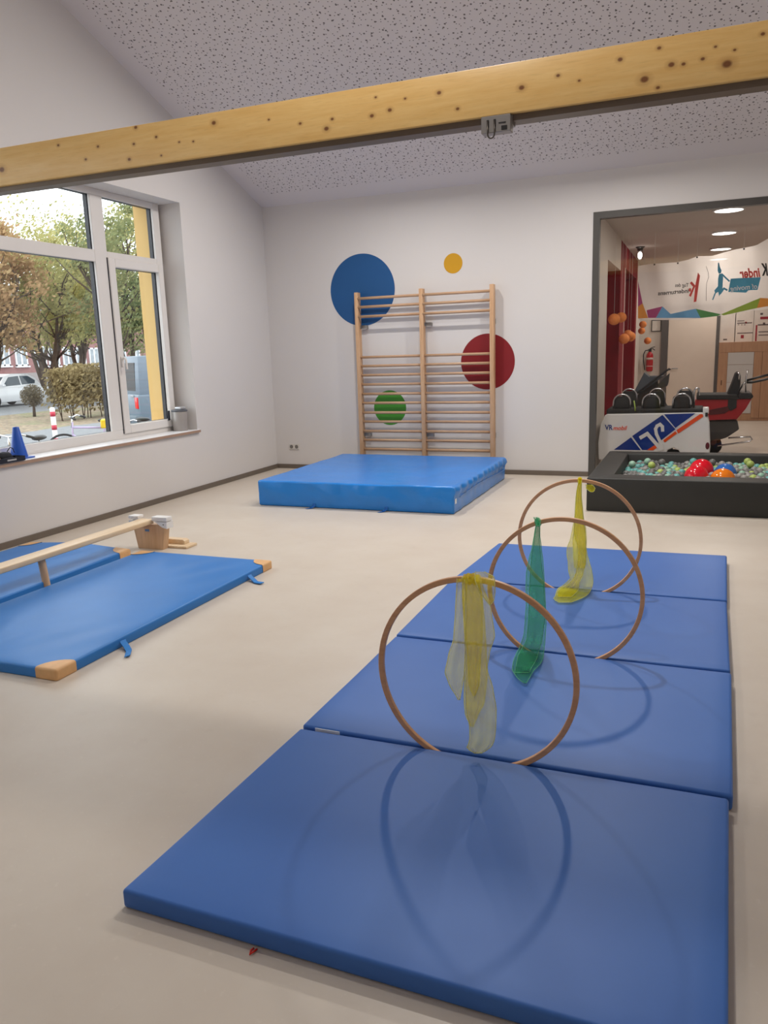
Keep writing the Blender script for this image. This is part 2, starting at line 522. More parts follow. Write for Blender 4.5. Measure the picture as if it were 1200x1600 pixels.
# ------------------------------------------------------------------ corridor shell
b = B()
zl = 2.74
b.span(HX0 - 0.15, HX0, YB + 0.12, 11.55, 0, HZ)                       # white pier
b.span(HX0 - 0.45, HX0, 11.55, 13.4, zl, HZ)                           # lintel over the first niche
b.span(HX0 - 0.15, HX0, 16.9, HY1, 0, HZ)
hl = struct('wall_hall_left', b, M_HALLWALL)
b = B()
b.span(HX0 - 0.55, HX0 - 0.40, 11.4, 17.0, 0, HZ)                      # back of the niches
b.span(HX0 - 0.4, HX0 + 0.0, 13.4, 14.1, 0, HZ)
b.span(HX0 - 0.4, HX0 + 0.0, 14.1, 16.9, 2.84, HZ)
b.span(HX0 - 0.4, HX0, 16.55, 16.9, 0, 2.84)
obj('red_panel', b, M_REDWALL, hl)
obj('door_jamb', B().span(HX0 - 0.06, HX0 + 0.004, 14.1, 14.22, 0, 2.84), mat('rosy_door_jamb', (196, 150, 146), 0.5), hl)
obj('red_door', B().span(HX0 - 0.3, HX0 - 0.25, 14.22, 16.55, 0, 2.84), mat('wine_red_door', (120, 16, 28), 0.35), hl)
struct('wall_hall_back', B().span(HX0 - 0.5, HX1 + 0.2, HY1, HY1 + 0.15, 0, HZ), M_HALLWALL)
struct('wall_hall_right', B().span(HX1, HX1 + 0.15, YB + 0.12, HY1, 0, HZ), M_HALLWALL)
struct('ceiling_hall', B().span(HX0 - 0.5, HX1 + 0.15, YB + 0.12, HY1 + 0.15, HZ, HZ + 0.12), plaster('corridor_ceiling_paint', (206, 196, 188)))
# door and its dark jambs in the end wall
d1 = bpy.data.objects.new('door_1', None); COL.objects.link(d1); d1.location = (-0.2, HY1, 0); d1['kind'] = 'structure'
M_JAMB = mat('grey_steel_jamb', (88, 84, 82), 0.5, var=0.03)
b = B().span(-0.80, -0.665, HY1 - 0.06, HY1, 0, 2.35).span(0.275, 0.335, HY1 - 0.06, HY1, 0, 2.35).span(-0.665, 0.275, HY1 - 0.06, HY1, 2.25, 2.35)
obj('frame', b, M_JAMB, d1, world_xyz=True)
lf = obj('leaf', B().span(-0.66, 0.27, HY1 - 0.045, HY1 - 0.005, 0.005, 2.25, 0.003, 1), mat('cream_door_leaf', (226, 212, 198), 0.5, var=0.02), d1, world_xyz=True)
b = B().tube([(-0.56, HY1 - 0.045, 1.06), (-0.56, HY1 - 0.1, 1.06), (-0.44, HY1 - 0.1, 1.06)], 0.011, 8)
obj('handle', b, mat('brushed_steel', (170, 170, 172), 0.3, 1.0), lf, world_xyz=True, smooth='auto')

# ------------------------------------------------------------------ ground outside
GZ = -0.35
t = NT('asphalt_and_leaf_litter'); v = t.coord()
sx = t.new('ShaderNodeSeparateXYZ'); t.link(v, sx.inputs[0])
n1 = t.noise(v, 0.8, 5, 0.65); n2 = t.noise(v, 6, 4, 0.7)
asph = t.mix(t.ramp(n2, 0.3, 0.7), lin((116, 118, 121)), lin((136, 138, 140)))
litter = t.mix(t.ramp(n2, 0.35, 0.65), lin((96, 84, 72)), lin((168, 150, 124)))
litter = t.mix(t.ramp(n1, 0.5, 0.7), litter, lin((118, 126, 86)))
e1 = t.math('MULTIPLY', t.math('LESS_THAN', t.math('ADD', sx.outputs[0], t.math('MULTIPLY', n1, 1.0)), -17.6), t.math('GREATER_THAN', sx.outputs[0], -25.0))
t.link(t.mix(e1, asph, litter), t.b.inputs['Base Color'])
t.b.inputs['Roughness'].default_value = 0.9
b = B().span(-110, -6.22, -25, 130, GZ - 0.3, GZ)
struct('ground', b, t.m)

# ================================================================== LAMPS
M_LAMPRIM = mat('white_lamp_rim', (228, 228, 228), 0.4, var=0.01)
def disc_light(parent, loc, radius, watts, col, tilt=None):
    ld = bpy.data.lights.new('lamp_light', 'AREA'); ld.shape = 'DISK'; ld.size = radius * 2
    ld.energy = watts; ld.color = col
    lo = bpy.data.objects.new('lamp_light', ld); COL.objects.link(lo)
    lo.location = loc
    if tilt: lo.rotation_euler = tilt
    lo.parent = parent
    return lo
def ceiling_lamp(x, y, watts, label, radius=0.24, glow=6.0):
    up = 1 if y < YRIDGE else -1
    zc = RIDGE - SLOPE * abs(y - YRIDGE)
    ang = math.atan(SLOPE) * up
    L = thing('ceiling_lamp', (x, y, zc), label, 'lamp', None)
    L.rotation_euler = (ang, 0, 0)
    obj('housing', B().lathe([(radius + 0.02, -0.001), (radius + 0.02, -0.07), (radius + 0.012, -0.078), (radius, -0.078), (radius, -0.072)], seg=40), M_LAMPRIM, L, smooth='auto')
    obj('diffuser', B().lathe([(radius, -0.073), (radius * 0.7, -0.077), (0.0001, -0.078)], seg=40), emit('lamp_diffuser', (1.0, 0.95, 0.88), glow), L, smooth=True)
    disc_light(L, (0, 0, -0.085), radius, watts, (1.0, 0.96, 0.905))
    return L
ceiling_lamp(-0.9, 8.36, LAMP_BACK, 'round white ceiling lamp behind the timber beam, nearest the glazing', 0.075)
ceiling_lamp(-3.35, 8.36, LAMP_BACK * 0.85, 'round white ceiling lamp behind the timber beam, on the window side', 0.075)
ceiling_lamp(-1.6, 6.05, LAMP_MID, 'round white ceiling lamp high up near the ridge, over the middle of the room', 0.075)
ceiling_lamp(-1.6, 2.95, LAMP_FRONT, 'round white ceiling lamp high up near the ridge, over the near half of the room', 0.12)

# ================================================================== TIMBER BEAM WITH RAIL
BY = 4.5                                   # front face of the beam
BZ0, BZ1 = 2.835, 3.083
def beam_pt(px, py):
    p = at_y(px, py, BY); return p
knot_px = [(3, 265, 9), (91, 227, 4), (153, 229, 4), (134, 249, 4), (212, 199, 5), (209, 225, 4), (202, 249, 5), (244, 214, 4),
           (252, 243, 3), (334, 192, 6), (302, 221, 3), (280, 222, 3), (420, 187, 3), (469, 193, 4), (510, 201, 6), (519, 186, 4),
           (587, 152, 3), (581, 181, 5), (609, 172, 5), (633, 154, 3), (686, 145, 5), (715, 170, 4), (815, 137, 6), (872, 118, 4),
           (905, 126, 3), (969, 93, 5), (1007, 124, 8), (1030, 75, 4), (1049, 101, 6), (1068, 100, 4), (1098, 92, 4), (1136, 100, 9),
           (1148, 78, 3), (1118, 73, 3), (1028, 137, 4), (1192, 53, 4)]
knots = []
for (px, py, r) in knot_px:
    p = beam_pt(px, py); knots.append((p.x + 1.1, p.z - BZ0, r / 480.0))
M_BEAM = wood('spruce_beam', (251, 211, 138), (240, 191, 112), 'x', 1.0, 0.4, knots)
M_RAIL = mat('dark_bronze_rail', (112, 98, 84), 0.45, 0.3, var=0.05)
M_ALU = mat('grey_aluminium', (150, 146, 142), 0.4, 0.6, var=0.03)
bm_root = thing('timber_beam', (-1.1, BY, BZ0), 'long honey-coloured spruce beam with knots crossing the room below the ceiling', 'beam')
obj('timber', B().span(XL + 0.001, XR - 0.001, BY, BY + 0.16, BZ0, BZ1, 0.006, 2), M_BEAM, bm_root, world_xyz=True, smooth='auto')
rail = obj('rail', B().span(XL + 0.002, XR - 0.002, BY + 0.03, BY + 0.13, BZ0 - 0.032, BZ0), M_RAIL, bm_root, world_xyz=True)
tag(rail, 'dark metal rail')
p0 = at_y(752, 196, BY); p1 = at_y(798, 188, BY)
hk = obj('bracket', B().span(p0.x, p1.x, BY - 0.006, BY + 0.06, BZ0 - 0.088, BZ0 - 0.002, 0.003, 1).span(p0.x - 0.004, p1.x + 0.004, BY + 0.02, BY + 0.10, BZ0 - 0.05, BZ0 - 0.002, 0.002, 1), M_ALU, bm_root, world_xyz=True)
xm = at_y(768, 200, BY).x
hp = [(xm - 0.019, BY - 0.012, BZ0 - 0.03)] + [(xm - 0.019 * math.cos(a), BY - 0.012, BZ0 - 0.095 - 0.022 * math.sin(a)) for a in [math.pi * k / 8 for k in range(9)]] + [(xm + 0.019, BY - 0.012, BZ0 - 0.03)]
obj('hook', B().tube(hp, 0.0042, 8), mat('dark_steel_wire', (92, 86, 80), 0.35, 0.8), hk, world_xyz=True, smooth=True)
b = B()
for dx in (-0.019, 0.019): b.span(xm + dx - 0.006, xm + dx + 0.006, BY - 0.009, BY - 0.005, BZ0 - 0.06, BZ0 - 0.022)
b.span(p1.x - 0.05, p1.x - 0.018, BY - 0.009, BY - 0.005, BZ0 - 0.08, BZ0 - 0.058, 0.001, 1).span(p1.x - 0.065, p1.x - 0.025, BY - 0.008, BY - 0.005, BZ0 - 0.047, BZ0 - 0.04)
obj('slot', b, mat('black_slot', (34, 30, 30), 0.6), hk, world_xyz=True)

# ================================================================== PAINTED DOTS
def dot(name_lbl, c, r, col):
    m = mat(name_lbl.split()[0] + '_dot_paint', col, 0.6, var=0.02, vscale=2)
    b = B().lathe([(0.0001, 0), (r, 0), (r, 0.002), (0.0001, 0.002)], seg=72)
    for v in b.bm.verts: v.co = Vector((v.co.x, -v.co.z, v.co.y))
    o = obj('wall_dot', b, m)
    o.location = (c[0], YB - 0.0002, c[1])
    tag(o, name_lbl, 'wall dot', 'painted dots behind the wall bars')
dot('blue painted dot on the white wall, the largest of the four', (-4.204, 2.409), 0.461, (18, 82, 140))
dot('yellow painted dot on the white wall, the smallest, above the wall bars', (-2.95, 2.662), 0.122, (206, 152, 6))
dot('red painted dot on the white wall behind the right upright of the wall bars', (-2.512, 1.435), 0.349, (132, 10, 20))
dot('green painted dot on the white wall behind the lower rungs', (-3.859, 0.86), 0.231, (66, 146, 42))

# ================================================================== WALL BARS
M_BARS = wood('beech_wall_bars', (214, 176, 138), (190, 146, 108), 'z', 1.0, 0.45)
M_RUNG = wood('beech_rungs', (206, 170, 136), (176, 136, 104), 'x', 1.0, 0.45)
wb = thing('wall_bars', (-3.33, 9.83, 0), 'double beech wall bars with three uprights mounted on the back wall', 'wall bars')
UX = (-4.238, -3.342, -2.424)
for ux in UX:
    obj('upright', B().span(ux - 0.026, ux + 0.026, 9.755, 9.85, 0.0, 2.372, 0.005, 2), M_BARS, wb, world_xyz=True, smooth='auto')
RZ = (2.292, 2.182, 2.060, 1.536, 1.42, 1.30, 1.177, 1.052, 0.931, 0.803, 0.682, 0.554, 0.434, 0.31, 0.19)
for (a, c) in ((UX[0], UX[1]), (UX[1], UX[2])):
    for k, z in enumerate(RZ):
        yr = 9.79 if k > 2 else 9.765
        pts = [(a + 0.02, yr, z), ((a + c) / 2, yr, z), (c - 0.02, yr, z)]
        obj('rung', B().tube(pts, 0.0135, 10, flat=1.35), M_RUNG, wb, world_xyz=True, smooth=True)
for ux in UX[:2] + (UX[2] - 0.1,):
    for z in (1.93, 0.505):
        if ux == UX[2] - 0.1: continue
        b = B().span(ux + 0.027, ux + 0.105, 9.845, 9.85, z - 0.022, z + 0.022).span(ux + 0.027, ux + 0.031, 9.80, 9.85, z - 0.022, z + 0.022).span(ux + 0.085, ux + 0.105, 9.85, 9.8995, z - 0.02, z + 0.02)
        obj('bracket', b, M_ALU, wb, world_xyz=True)
for z in (1.93, 0.505):
    obj('spacer', B().span(UX[2] - 0.02, UX[2] + 0.02, 9.85, 9.8995, z - 0.03, z + 0.03), M_ALU, wb, world_xyz=True)

# ================================================================== SOCKET
sk = thing('wall_socket', (-5.34, YB, 0.31), 'white double power socket low on the back wall', 'socket')
obj('plate', B().span(-5.425, -5.265, YB - 0.01, YB - 0.0005, 0.272, 0.352, 0.003, 1), mat('white_socket_plastic', (214, 210, 204), 0.35), sk, world_xyz=True)
for x in (-5.385, -5.305):
    b = B().lathe([(0.026, 0), (0.026, 0.003), (0.021, 0.003), (0.019, 0.001), (0.0001, 0.001)], seg=20)
    for v in b.bm.verts: v.co = Vector((v.co.x + x, YB - 0.0102 - v.co.z, v.co.y + 0.312))
    ins = obj('insert', b, mat('grey_socket_well', (120, 116, 112), 0.5), sk, world_xyz=True)

# ================================================================== CRASH MAT
def fbm(p, s, o=3):
    v = 0; a = 1.0
    for i in range(o):
        v += a * noise.noise(Vector(p) * s); s *= 2.1; a *= 0.5
    return v
M_CRASH = mat('bright_blue_vinyl', (32, 130, 218), 0.27, var=0.05, vscale=3, bump=0.35, bscale=5, bdist=0.03, spec=0.5)
CX0, CX1, CY0, CY1, CH = -4.42, -2.20, 7.30, 9.52, 0.275
cm = thing('crash_mat', ((CX0 + CX1) / 2, (CY0 + CY1) / 2, 0), 'thick bright blue vinyl crash mat lying in front of the wall bars', 'crash mat')
hx, hy, hz = (CX1 - CX0) / 2, (CY1 - CY0) / 2, CH / 2
def crash(v):
    x, y, z = v
    up = max(0.0, z / hz)
    out = Vector((x, y, z))
    w = fbm((x * 1.0, y * 0.8, 1.3), 1.4, 3)
    if z > 0:
        out.z += 0.007 * w * up - 0.010 * up * max(0, 1 - abs(x / hx) ** 2) * max(0, 1 - abs(y / hy) ** 2)
    # sides: bulge, soft creases under the upper edge
    if y < -hy + 0.06:
        fall = max(0.0, 1 - abs(z - 0.02) / (hz))
        out.y += -0.010 * fall + 0.017 * fbm((x * 2.2 + z * 2.5, z * 2.0, 4.0), 1.6, 3) * (0.3 + fall)
        out.y += 0.012 * math.sin(x * 26 + 6 * fbm((x, z, 0), 1.0)) * max(0, z / hz) ** 2 * 0.6
    if x > hx - 0.06:
        fall = max(0.0, 1 - abs(z) / hz)
        out.x += -0.018 * math.exp(-((z - 0.045) / 0.028) ** 2) * 0.4
        if z > 0.02:
            out.x += 0.034 * abs(math.sin(y * 15 + 2.0 * noise.noise(Vector((y * 2, z * 6, 2))))) * math.sin(min(1, (hz - z) / (hz - 0.02)) * math.pi)
        else:
            out.x += 0.007 * fbm((y * 3, z * 3, 9), 2.0, 3)
    if abs(x) > hx - 0.05 and x < 0:
        out.x += 0.008 * fbm((y * 2, z * 2, 5), 2.0, 2)
    out.z = max(out.z, -hz)
    out.z += hz
    return out
obj('cover', soft_box(hx, hy, hz, 0.022, 0.035, crash), M_CRASH, cm, smooth=True)
sp = [(hx - 0.006 + 0.002, -hy + 0.18 + (2 * hy - 0.2) * k / 40, hz + 0.02 + 0.018 * math.sin(k * 0.12)) for k in range(41)]
obj('seam', B().tube([(x + 0.013, y, z - 0.012) for x, y, z in sp], 0.0035, 6), mat('pale_blue_seam', (60, 130, 200), 0.4), cm, smooth=True)
M_STRAP = mat('blue_webbing', (16, 96, 178), 0.7, bump=0.2, bscale=240)
for (px, py) in ((487, 795), (601, 800)):
    p = at_z(px, py, 0.004); lx = p.x - cm.location.x
    b = B()
    path = [(lx, -hy - 0.004, 0.05), (lx - 0.002, -hy - 0.012, 0.022), (lx - 0.02, -hy - 0.045, 0.008), (lx - 0.05, -hy - 0.085, 0.006)]
    b.grid(lambda u, w: Vector(path[min(3, int(u * 3))]).lerp(Vector(path[min(3, int(u * 3) + 1)]), (u * 3) % 1 if u < 1 else 0) + Vector(((w - 0.5) * 0.035, 0, 0)), 9, 1)
    so = obj('strap', b, M_STRAP, cm); so.modifiers.new('thickness', 'SOLIDIFY').thickness = 0.003
pt = at_y(709, 780, 7.3)
obj('care_tag', B().box((hx + 0.004, -hy + 0.05, 0.125), (0.004, 0.05, 0.05), None, 0.001, 1), mat('white_tag', (232, 236, 240), 0.6), cm)

# ================================================================== BALL PIT
M_PIT = mat('charcoal_foam_cover', (42, 42, 40), 0.55, var=0.05, bump=0.1, bscale=30, bdist=0.002)
PX0, PX1, PY0, PY1, PH = -0.985, 1.35, 7.77, 9.85, 0.33
IX0, IX1, IY0, IY1 = -0.75, 1.12, 8.04, 9.63
pit = thing('ball_pit', ((PX0 + PX1) / 2, (PY0 + PY1) / 2, 0), 'square charcoal foam ball pit filled with small balls beside the glazing', 'ball pit')
def pad(x0, x1, y0, y1, z1, nm):
    o = obj(nm, B().span(x0, x1, y0, y1, 0.0, z1, 0.018, 3), M_PIT, pit, world_xyz=True, smooth='auto'); return o
def wedge(pts, vec):
    return B().prism(pts, vec, 0.012)
# four cushions mitred at the corners, with sloped inner faces
def side(outer0, outer1, inner1, inner0):
    b = B()
    s = 0.05
    cx, cy = (IX0 + IX1) / 2, (IY0 + IY1) / 2
    def low(p): return (p[0] + (s if p[0] < cx else -s), p[1] + (s if p[1] < cy else -s), 0.0)
    lo = [(outer0[0], outer0[1], 0), (outer1[0], outer1[1], 0), low(inner1), low(inner0)]
    hi = [(outer0[0], outer0[1], PH), (outer1[0], outer1[1], PH), (inner1[0], inner1[1], PH), (inner0[0], inner0[1], PH)]
    vl = [b.bm.verts.new(p) for p in lo]; vh = [b.bm.verts.new(p) for p in hi]
    b.bm.faces.new(vl[::-1]); b.bm.faces.new(vh)
    for i in range(4): b.bm.faces.new((vl[i], vl[(i + 1) % 4], vh[(i + 1) % 4], vh[i]))
    top = [e for e in b.bm.edges if abs(e.verts[0].co.z - PH) < 1e-6 and abs(e.verts[1].co.z - PH) < 1e-6]
    mit = {frozenset((tuple(hi[1]), tuple(hi[2]))), frozenset((tuple(hi[0]), tuple(hi[3])))}
    bev = [e for e in b.bm.edges if e not in ()]
    bmesh.ops.bevel(b.bm, geom=[e for e in b.bm.edges], offset=0.012, segments=3, profile=0.5, affect='EDGES')
    obj('side_cushion', b, M_PIT, pit, world_xyz=True, smooth='auto')
oc = [(PX0, PY0), (PX1, PY0), (PX1, PY1), (PX0, PY1)]; ic = [(IX0, IY0), (IX1, IY0), (IX1, IY1), (IX0, IY1)]
for i in range(4): side(oc[i], oc[(i + 1) % 4], ic[(i + 1) % 4], ic[i])
obj('base_cushion', B().span(IX0 + 0.05, IX1 - 0.05, IY0 + 0.05, IY1 - 0.05, 0.0, 0.172, 0.01, 2), M_PIT, pit, world_xyz=True, smooth='auto')
# balls
BALL = {'teal': (104, 172, 168), 'dark grey': (108, 108, 106), 'light grey': (152, 150, 146), 'lime green': (176, 196, 104), 'mint green': (150, 190, 168)}
bmeshes = {}
for cn, cc in BALL.items():
    m = mat(cn.replace(' ', '_') + '_ball_plastic', cc, 0.4, var=0.05)
    o = obj('play_ball', B().sphere((0, 0, 0), 0.04, 12, 8), m, smooth=True)
    bmeshes[cn] = o.data; bpy.data.objects.remove(o)
def put_ball(x, y, z, cn):
    o = bpy.data.objects.new('play_ball', bmeshes[cn]); COL.objects.link(o); o.location = (x, y, z)
    o.rotation_euler = (rnd.random() * 6, rnd.random() * 6, rnd.random() * 6)
    tag(o, 'small %s plastic ball lying in the black ball pit' % cn, 'ball', '%s balls in the ball pit' % cn)
big = []
for (px, py, Yb, r, cn, cc, lb) in ((1096, 735, 8.9, 0.122, 'red', (222, 16, 40), 'large glossy red ball in the ball pit, the one further back'),
                                    (1088, 745, 8.62, 0.12, 'red', (222, 16, 40), 'large glossy red ball in the ball pit, the one nearer the front rim'),
                                    (1133, 741, 8.98, 0.115, 'blue', (52, 110, 190), 'large blue ball half sunk in the ball pit'),
                                    (1129, 751, 8.60, 0.125, 'orange', (240, 128, 24), 'large orange ball in the ball pit in front of the blue one')):
    p = at_y(px, py, Yb)
    z = p.z
    big.append((p.x, Yb, z, r))
    m = mat(cn + '_glossy_plastic', cc, 0.15, var=0.03)
    o = thing('large_ball', (p.x, Yb, 0.174), lb, 'ball', 'large balls in the ball pit')
    bb = B().sphere((0, 0, z - 0.174), r, 32, 20)
    bmesh.ops.bisect_plane(bb.bm, geom=bb.bm.verts[:] + bb.bm.edges[:] + bb.bm.faces[:], plane_co=(0, 0, 0), plane_no=(0, 0, -1), clear_outer=True)
    obj('shell', bb, m, o, smooth=True)
    zt = z - 0.174 + r
    obj('valve', B().lathe([(0.0001, zt - 0.002), (0.009, zt - 0.002), (0.008, zt + 0.002), (0.0001, zt + 0.002)], seg=12), m, o, smooth='auto')
def clear_of_big(x, y, z, gap=0.04):
    return all((Vector((x, y, z)) - Vector(q[:3])).length > q[3] + gap for q in big)
names = list(BALL); wts = (3, 4, 3, 1.2, 1.2)
count = 0; placed = []
yy_ = 8.42
row = 0
while yy_ < 9.60:
    xx_ = IX0 + 0.06 + (0.042 if row % 2 else 0)
    while xx_ < 1.04:
        x, y, z = xx_ + rnd.uniform(-0.005, 0.005), yy_ + rnd.uniform(-0.005, 0.005), 0.215 + rnd.uniform(-0.012, 0.016)
        if clear_of_big(x, y, z, 0.041):
            left = x < -0.1
            cn = rnd.choices(names, (3, 5.5, 2.5, 0.5, 0.8) if left else (1.0, 2.5, 5, 1.6, 1.2))[0]
            put_ball(x, y, z, cn); count += 1; placed.append((x, y, z))
        xx_ += 0.0855
    yy_ += 0.0815; row += 1
for k in range(26):
    x, y = rnd.uniform(IX0 + 0.06, 0.82), rnd.uniform(9.0, 9.54)
    z = 0.283
    if clear_of_big(x, y, z, 0.042) and all((Vector((x, y, z)) - Vector(q)).length > 0.072 for q in placed):
        cn = rnd.choices(names, (4, 4, 2, 1, 1) if x < -0.1 else (1.5, 2, 3, 4, 1))[0]
        put_ball(x, y, z, cn); placed.append((x, y, z))

# ================================================================== FOLDING MAT
def foldblue():
    t = NT('royal_blue_vinyl'); v = t.coord()
    f = t.noise(v, 1.6, 4); g = t.noise(t.coord('Object', (60, 900, 60)), 1.0, 2)
    t.link(t.mix(t.ramp(f, 0.3, 0.7), lin((60, 105, 180)), lin((66, 112, 186))), t.b.inputs['Base Color'])
    t.b.inputs['Roughness'].default_value = 0.45
    t.b.inputs['Specular IOR Level'].default_value = 0.25
    h = t.math('ADD', t.math('MULTIPLY', g, 0.15), t.noise(v, 5, 3))
    t.bump(h, 0.05, 0.004)
    return t.m
M_FOLD = foldblue()
fm = thing('folding_mat', (-0.67, 3.84, 0), 'long royal blue folding gym mat of four panels under the three hoops', 'gym mat')
TH = 0.062
panels = [((-1.528, 1.605), (0.125, 1.585), (0.158, 2.690), (-1.497, 2.690)),
          ((-1.500, 2.712), (0.172, 2.708), (0.202, 3.824), (-1.500, 3.824)),
          ((-1.505, 3.846), (0.198, 3.844), (0.212, 4.948), (-1.518, 4.950)),
          ((-1.515, 4.972), (0.215, 4.970), (0.242, 6.070), (-1.448, 6.030))]
for i, q in enumerate(panels):
    Q = [Vector((a - fm.location.x, c - fm.location.y, 0)) for (a, c) in q]
    def warp(v, Q=Q, i=i):
        u, w = (v.x / 0.8 + 1) / 2, (v.y / 0.55 + 1) / 2
        p = Q[0] * (1 - u) * (1 - w) + Q[1] * u * (1 - w) + Q[2] * u * w + Q[3] * (1 - u) * w
        z = v.z + TH / 2
        if v.z > 0: z += 0.0022 * fbm((p.x * 1.2, p.y * 1.2, i * 3.0), 1.5, 2)
        return Vector((p.x, p.y, max(0.0005, z)))
    obj('panel', soft_box(0.8, 0.55, TH / 2, 0.012, 0.06, warp), M_FOLD, fm, smooth=True)
for i in range(3):
    a, c = panels[i], panels[i + 1]
    x0, x1 = a[3][0] + 0.02, a[2][0] - 0.02; ym = (a[2][1] + c[1][1]) / 2
    obj('hinge_strip', B().span(x0, -1.02, ym - 0.012, ym + 0.012, 0.001, 0.006).span(-0.2, x1, ym - 0.012, ym + 0.012, 0.001, 0.006), M_FOLD, fm, world_xyz=True)
p0 = at_z(494, 1138, TH); p1 = at_z(532, 1144, TH)
obj('care_tag', B().prism([(p0.x, 2.696, 0.04), (p1.x, 2.696, 0.04), (p1.x, 2.694, TH + 0.006), (p0.x, 2.694, TH + 0.006)], (0, 0.003, 0)), mat('white_tag', (232, 236, 240), 0.6), fm, world_xyz=True)
# small red loop poking out from under the front edge
p = at_z(395, 1487, 0.004)
b = B().tube([(p.x - 0.004, p.y + 0.012, 0.004), (p.x - 0.006, p.y, 0.006), (p.x - 0.002, p.y - 0.012, 0.005), (p.x + 0.004, p.y - 0.002, 0.007), (p.x + 0.006, p.y + 0.012, 0.004)], 0.0028, 6)
rt = obj('red_cord_loop', b, mat('red_cord', (214, 40, 22), 0.5), smooth=True)
set_origin(rt, (p.x, p.y, 0.0)); tag(rt, 'tiny red cord loop on the floor at the front edge of the folding mat', 'cord')

# ================================================================== HOOPS
M_HOOP = wood('bent_beech_hoop', (226, 174, 128), (206, 150, 106), 'x', 2.0, 0.4)
HOOPS = [(-0.742, 2.701, 0.389), (-0.589, 3.835, 0.384), (-0.672, 4.960, 0.391)]
HR = 0.379
hl_ = ('wooden gymnastics hoop nearest the camera with a pale yellow scarf', 'wooden gymnastics hoop in the middle with a green scarf', 'wooden gymnastics hoop furthest back with a bright yellow scarf')
def hoop(c, lab):
    b = B(); n = 96; prof = [(-0.0085, -0.0095), (0.0085, -0.0095), (0.0105, -0.0075), (0.0105, 0.0075), (0.0085, 0.0095), (-0.0085, 0.0095), (-0.0105, 0.0075), (-0.0105, -0.0075)]
    rings = []
    for k in range(n):
        a = 2 * math.pi * k / n
        rings.append([b.bm.verts.new(((HR + r) * math.cos(a), d, (HR + r) * math.sin(a))) for (r, d) in prof])
    for k in range(n):
        p, q = rings[k], rings[(k + 1) % n]
        for j in range(8): b.bm.faces.new((p[j], p[(j + 1) % 8], q[(j + 1) % 8], q[j]))
    o = obj('hoop', b, M_HOOP, smooth='auto'); o.location = c
    tag(o, lab, 'hoop', 'wooden hoops standing on the folding mat')
for c, l in zip(HOOPS, hl_): hoop(c, l)

# ================================================================== SCARVES
def interp_rows(rows, n):
    ys = [r[0] for r in rows]; out = []
    for k in range(n + 1):
        y = ys[0] + (ys[-1] - ys[0]) * k / n
        for a, c in zip(rows, rows[1:]):
            if a[0] <= y <= c[0]:
                f = (y - a[0]) / max(1e-6, c[0] - a[0]); f = f * f * (3 - 2 * f) * 0.5 + f * 0.5
                out.append((y, a[1] + (c[1] - a[1]) * f, a[2] + (c[2] - a[2]) * f)); break
    return out
def scarf(label, hoop_c, knot_px, sheets, to_px, col, hemcol, alpha, nm):
    Yh = hoop_c[1]
    kp = at_y(*to_px(*knot_px), Yh)
    root = thing('scarf', (kp.x, Yh, kp.z), label, 'scarf', 'sheer scarves tied to the hoops')
    m = sheer(nm + '_chiffon', col, alpha); mh = sheer(nm + '_hem', hemcol, 0.85)
    for si, (rows, folds, dy, amp) in enumerate(sheets):
        R = interp_rows(rows, 36)
        def pt(u, v, R=R, folds=folds, dy=dy, amp=amp, si=si):
            k = v * 36; i = min(35, int(k)); f = k - i
            y = R[i][0] + (R[i + 1][0] - R[i][0]) * f
            xl = R[i][1] + (R[i + 1][1] - R[i][1]) * f; xr = R[i][2] + (R[i + 1][2] - R[i][2]) * f
            px, py = to_px(xl + (xr - xl) * u, y)
            fold = amp * math.sin(u * math.pi * 2 * folds + si * 1.7 + 2.0 * v) * (0.35 + 0.65 * min(1, v * 2))
            p = at_y(px, py, Yh - 0.018 - dy + fold)
            if p.z < TH + 0.010 + 0.3 * abs(fold):
                p = at_z(px, py, TH + 0.010 + 0.3 * abs(fold) + 0.004 * si)
            return p
        b = B().grid(lambda u, v: pt(u, v), 18, 60)
        so = obj('cloth', b, m, root, smooth=True, world_xyz=True)
        for u in (0.0, 1.0):
            obj('hem', B().tube([pt(u, v / 60) for v in range(61)], 0.0017, 5), mh, so, smooth=True, world_xyz=True)
        obj('hem', B().tube([pt(u / 18, 1.0) for u in range(19)], 0.0017, 5), mh, so, smooth=True, world_xyz=True)
    # the wrap over the hoop
    dirv = Vector((kp.x - hoop_c[0], 0, kp.z - hoop_c[2])).normalized()
    tang = Vector((-dirv.z, 0, dirv.x)); c0 = Vector((hoop_c[0], Yh, hoop_c[2])) + dirv * HR
    b = B()
    wd = 0.030 if nm == 'pale_yellow' else 0.012
    b.grid(lambda u, v: c0 + tang * ((v - 0.5) * 2 * wd) + (dirv * math.cos(u * 2 * math.pi) + Vector((0, 1, 0)) * math.sin(u * 2 * math.pi)) * (0.0172 + 0.004 * math.sin(v * 19 + u * 4) * math.sin(math.pi * v) + 0.0035 * math.sin(math.pi * v)), 24, 12, True)
    obj('knot', b, sheer(nm + '_knot', col, min(0.95, alpha + 0.3)), root, smooth=True, world_xyz=True)
    return root
A_px = lambda x, y: (660 + x / 4.85, 870 + y / 4.85)
